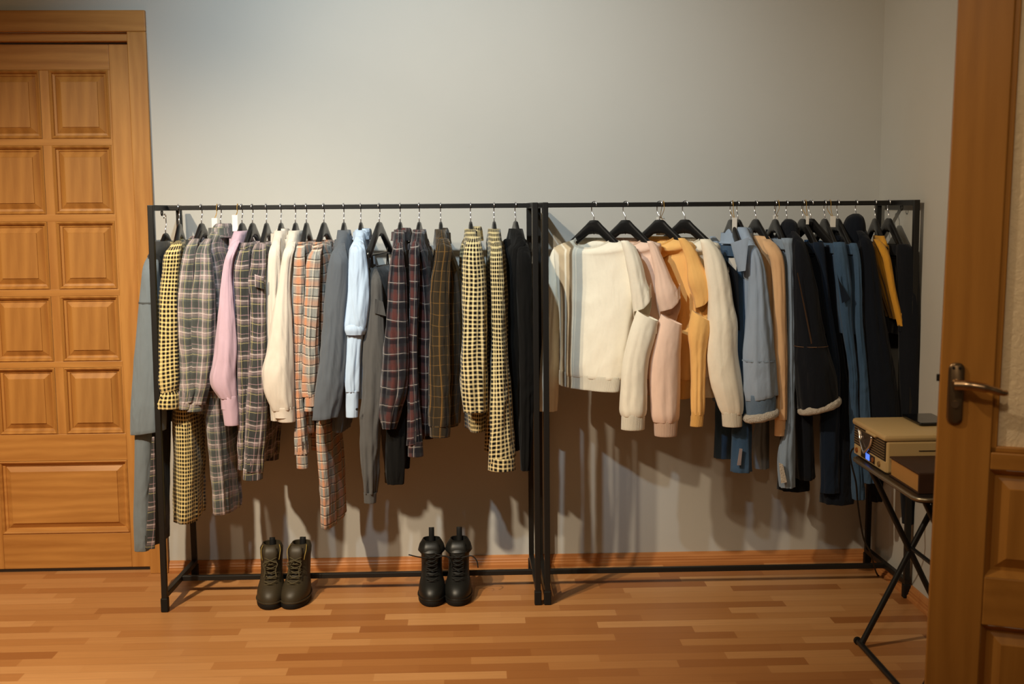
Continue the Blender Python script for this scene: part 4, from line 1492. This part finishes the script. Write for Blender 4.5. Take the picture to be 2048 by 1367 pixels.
# ---- retro turntable radio
M_CRM = simple('cream_lacquer', (188, 160, 112), .4, .4)
M_GRL = simple('dark_grille', (40, 30, 20), .6)
M_GOLD = simple('champagne_trim', (150, 122, 84), .35, .5, .6)
M_CHR = simple('chrome_trim', (220, 214, 210), .15, .5, 1)
M_KNOB = simple('amber_knob', (128, 70, 26), .3, .5)
_a, _b = PG(1703, 907, ZT), PG(1776, 948, ZT)
RX0, RX1, RY0, RY1 = (_a.x + _b.x) / 2 - .004, 1.52, _a.y, _b.y
RZ0, RZ1 = ZT + .001, ZT + .117
RD = thing('record_player', ((RX0 + RX1) / 2, (RY0 + RY1) / 2, RZ0), 'cream retro record player radio with a chrome badge, on the folding table', 'record player')
m = MB(); m.bb((RX0 + .006, RY1, RZ0), (RX1, RY0, RZ1 - .02), .006); m.build('cabinet', M_CRM, RD, False)
m = MB(); m.bb((RX0 - .004, RY1 - .003, RZ1 - .021), (RX1 + .003, RY0 + .003, RZ1), .009, None); m.build('lid', M_CRM, RD, True, 40)
fx = RX0 + .006
m = MB(); m.bb((fx - .003, RY1 + .008, RZ0 + .036), (fx + .004, RY0 - .006, RZ1 - .022)); gr = m.build('grille', M_GRL, RD)
m = MB()
for k in range(7):
    z = RZ0 + .041 + k * .0078
    m.bb((fx - .0055, RY1 + .012, z), (fx - .002, RY0 - .01, z + .0028), .0008)
m.build('grille_bars', M_GOLD, gr)
m = MB(); m.bb((fx - .002, RY1 + .004, RZ0 + .003), (fx + .004, RY0 - .003, RZ0 + .034), .0015); fp = m.build('control_panel', M_CRM, RD)
yc = (RY0 + RY1) / 2 + .012
m = MB(); m.bb((fx - .0035, yc - .062, RZ0 + .007), (fx, yc + .060, RZ0 + .030), .001); m.build('display_frame', M_GRL, fp)
t = NT('blue_display', .3)
t.b.inputs['Emission Color'].default_value = lin((90, 130, 235)); t.b.inputs['Emission Strength'].default_value = 1.0
m = MB(); m.bb((fx - .0045, yc - .020, RZ0 + .009), (fx - .003, yc + .014, RZ0 + .028)); m.build('display', t.done(lin((60, 100, 220))), fp)
for y, mt in ((RY0 - .032, M_KNOB), (yc - .048, M_KNOB), (RY1 + .055, M_GOLD)):
    m = MB(); m.tube([(fx, y, RZ0 + .018), (fx - .006, y, RZ0 + .018), (fx - .007, y, RZ0 + .018)], [.0085, .008, .0065], 18); m.build('knob', mt, fp, True, 40)
# pointed chrome badge
yb = (RY0 + RY1) / 2 + .02
zt_, zb_ = RZ1 - .026, RZ0 + .030
out = [Vector((fx - .009, yb + .060, zt_)), Vector((fx - .009, yb + .044, zt_ - .03)), Vector((fx - .011, yb + .012, zb_ + .006)), Vector((fx - .011, yb, zb_)), Vector((fx - .011, yb - .012, zb_ + .006)),
       Vector((fx - .009, yb - .044, zt_ - .03)), Vector((fx - .009, yb - .060, zt_))]
m = MB(); m.tube(spline(out, 5), .0048, 8); m.build('badge_rim', M_CHR, RD, True)
m = MB(); ins = [Vector((fx - .008, yb + (p.y - yb) * .9, p.z)) for p in out]; cc = Vector((fx - .010, yb, (zt_ + zb_) / 2 + .01)); m.add(ins + [cc], [(i, i + 1, 7) for i in range(6)] + [(6, 0, 7)]); m.build('badge', simple('smoked_mirror', (120, 100, 84), .2, .5, .8), RD, False)
m = MB(); m.bb((RX0 - .008, RY1 + .07, RZ1 - .022), (RX0 + .004, RY1 + .15, RZ1 - .014), .003); m.build('lid_handle', M_CRM, RD, False)
m = MB(); m.bb((RX0 + .10, RY1 - .0012, RZ0 + .066), (RX1 - .03, RY1 + .003, RZ0 + .0685)); m.build('cassette_slot', M_DARK, RD)
m = MB(); m.tube([(RX0 + .175, RY1 + .002, RZ0 + .046), (RX0 + .175, RY1 - .002, RZ0 + .046)], .0045, 14); m.build('socket', M_DARK, RD, True, 40)

# ---- phone and book
cs = [PG(px, py, RZ1 + .001) for px, py in ((1802, 832.5), (1841, 852), (1903, 850), (1862, 831))]
PHN = thing('mobile_phone', sum(cs, Vector()) / 4, 'black mobile phone lying on the record player lid', 'phone')
up = Vector((0, 0, .009))
cen = sum(cs, Vector()) / 4
m = MB()
rg = []
for f, z in ((.97, 0), (1, .002), (1, .007), (.97, .009)):
    ring = []
    for i in range(4):
        a, b, c_ = cs[i - 1], cs[i], cs[(i + 1) % 4]
        for tt in (0, .5, 1):
            p = b + ((a - b).normalized() * .008) * (1 - tt) + ((c_ - b).normalized() * .008) * tt
            if tt == .5: p = b + ((a - b).normalized() + (c_ - b).normalized()) * .0023
            ring.append(cen + (p - cen) * f + Vector((0, 0, z)))
    rg.append(ring)
m.rings(rg)
m.build('phone_body', simple('black_gloss', (12, 12, 13), .2, .5), PHN, False)
m = MB(); m.add([cen + (p - cen) * .93 + Vector((0, 0, .0094)) for p in cs], [(0, 1, 2, 3)]); m.build('screen', simple('black_screen', (10, 10, 12), .08, .6), PHN, False)

BX0, BX1, BY0, BY1 = PG(1786, 956, ZT).x, 1.46, RY1 - .018, PG(1837, 990, ZT).y + .01
BK = thing('book', ((BX0 + BX1) / 2, (BY0 + BY1) / 2, ZT), 'thick brown hardback book lying in front of the record player', 'book')
m = MB(); m.bb((BX0 + .004, BY1 + .006, ZT + .005), (BX1 - .006, BY0 - .006, ZT + .053), 0)
t = NT('page_edges', .9)
o = t.obj(); sp = t.n.new('ShaderNodeSeparateXYZ'); t.l.new(o, sp.inputs[0])
d = t.math('PINGPONG', sp.outputs[2], .0008)
m.build('pages', t.done(t.mix(t.math('MULTIPLY', d, 1250), lin((150, 104, 52)), lin((188, 140, 78)))), BK)
m = MB()
m.bb((BX0, BY1, ZT + .0005), (BX1, BY0, ZT + .005), .001); m.bb((BX0, BY1, ZT + .053), (BX1, BY0, ZT + .058), .001); m.bb((BX0, BY1 - .001, ZT + .0005), (BX1, BY1 + .006, ZT + .058), .002)
m.build('cover', simple('brown_cloth_cover', (58, 36, 22), .65, .3, 0, .2), BK)

m = MB()
pts = [(RX0 + .15, RY0 + .004, RZ0 + .03), (RX0 + .05, RY0 + .03, RZ0 + .02)] + [tuple(P(px, py, Y)) for px, py, Y in ((1701, 906, -.755), (1712, 965, -.74), (1716, 1010, -.70), (1727, 1075, -.58), (1741, 1105, -.45))] 
e = PG(1756, 1150, .004); pts += [(e.x, e.y, .004), (e.x + .05, e.y + .02, .0035)]
m.tube(spline(pts, 8), .003, 8)
r = m.build('power_cable', M_RUB, None, True); tag(r, 'thin black power cable dropping from the record player to the floor', 'cable')

# ---------------------------------------------------------------- lights
def spot(name, loc, aim, energy, colr, size, blend=.6, radius=.03):
    l = bpy.data.lights.new(name, 'SPOT')
    l.energy = energy; l.color = colr; l.spot_size = math.radians(size); l.spot_blend = blend; l.shadow_soft_size = radius
    o = bpy.data.objects.new(name, l); COL.objects.link(o)
    o.location = loc
    o.rotation_euler = (Vector(aim) - Vector(loc)).to_track_quat('-Z', 'Y').to_euler()
    return o


spot('ceiling_or_fill_spot', (-.62, -2.15, 2.72), (-.20, 0, 1.70), 160, (.74, .91, 1.0), 76, 1.0, .03)
spot('ceiling_or_fill_spot', (-1.15, -2.15, 2.72), (.62, -.3, .95), 165, (1.0, .82, .58), 80, .9, .03)
spot('ceiling_or_fill_spot', (-1.75, -2.5, 2.72), (-1.55, -1.0, .45), 455, (1.0, .82, .58), 87, .9, .04)
spot('ceiling_or_fill_spot', (.1, -3.9, 2.72), (1.28, -1.8, 1.3), 48, (1.0, .80, .55), 40, .9, .10)  # added fill lamp, not one of the room's; brightens the open glazed door
a = bpy.data.lights.new('ceiling_bounce', 'AREA'); a.energy = 16; a.color = (1, .72, .40); a.shape = 'RECTANGLE'; a.size = 3.2; a.size_y = 2.2
o = bpy.data.objects.new('ceiling_bounce', a); COL.objects.link(o); o.location = (-.8, -2.9, 2.9); o.rotation_euler = (math.radians(18), 0, 0)
w = bpy.data.worlds.new('room_ambience'); SC.world = w; w.use_nodes = True
w.node_tree.nodes['Background'].inputs[0].default_value = (1, .74, .46, 1)
w.node_tree.nodes['Background'].inputs[1].default_value = .045
SC.view_settings.view_transform = 'Standard'
SC.view_settings.look = 'None'
SC.view_settings.exposure = 0
for o in list(COL.objects):
    if '_w' in o: del o['_w']
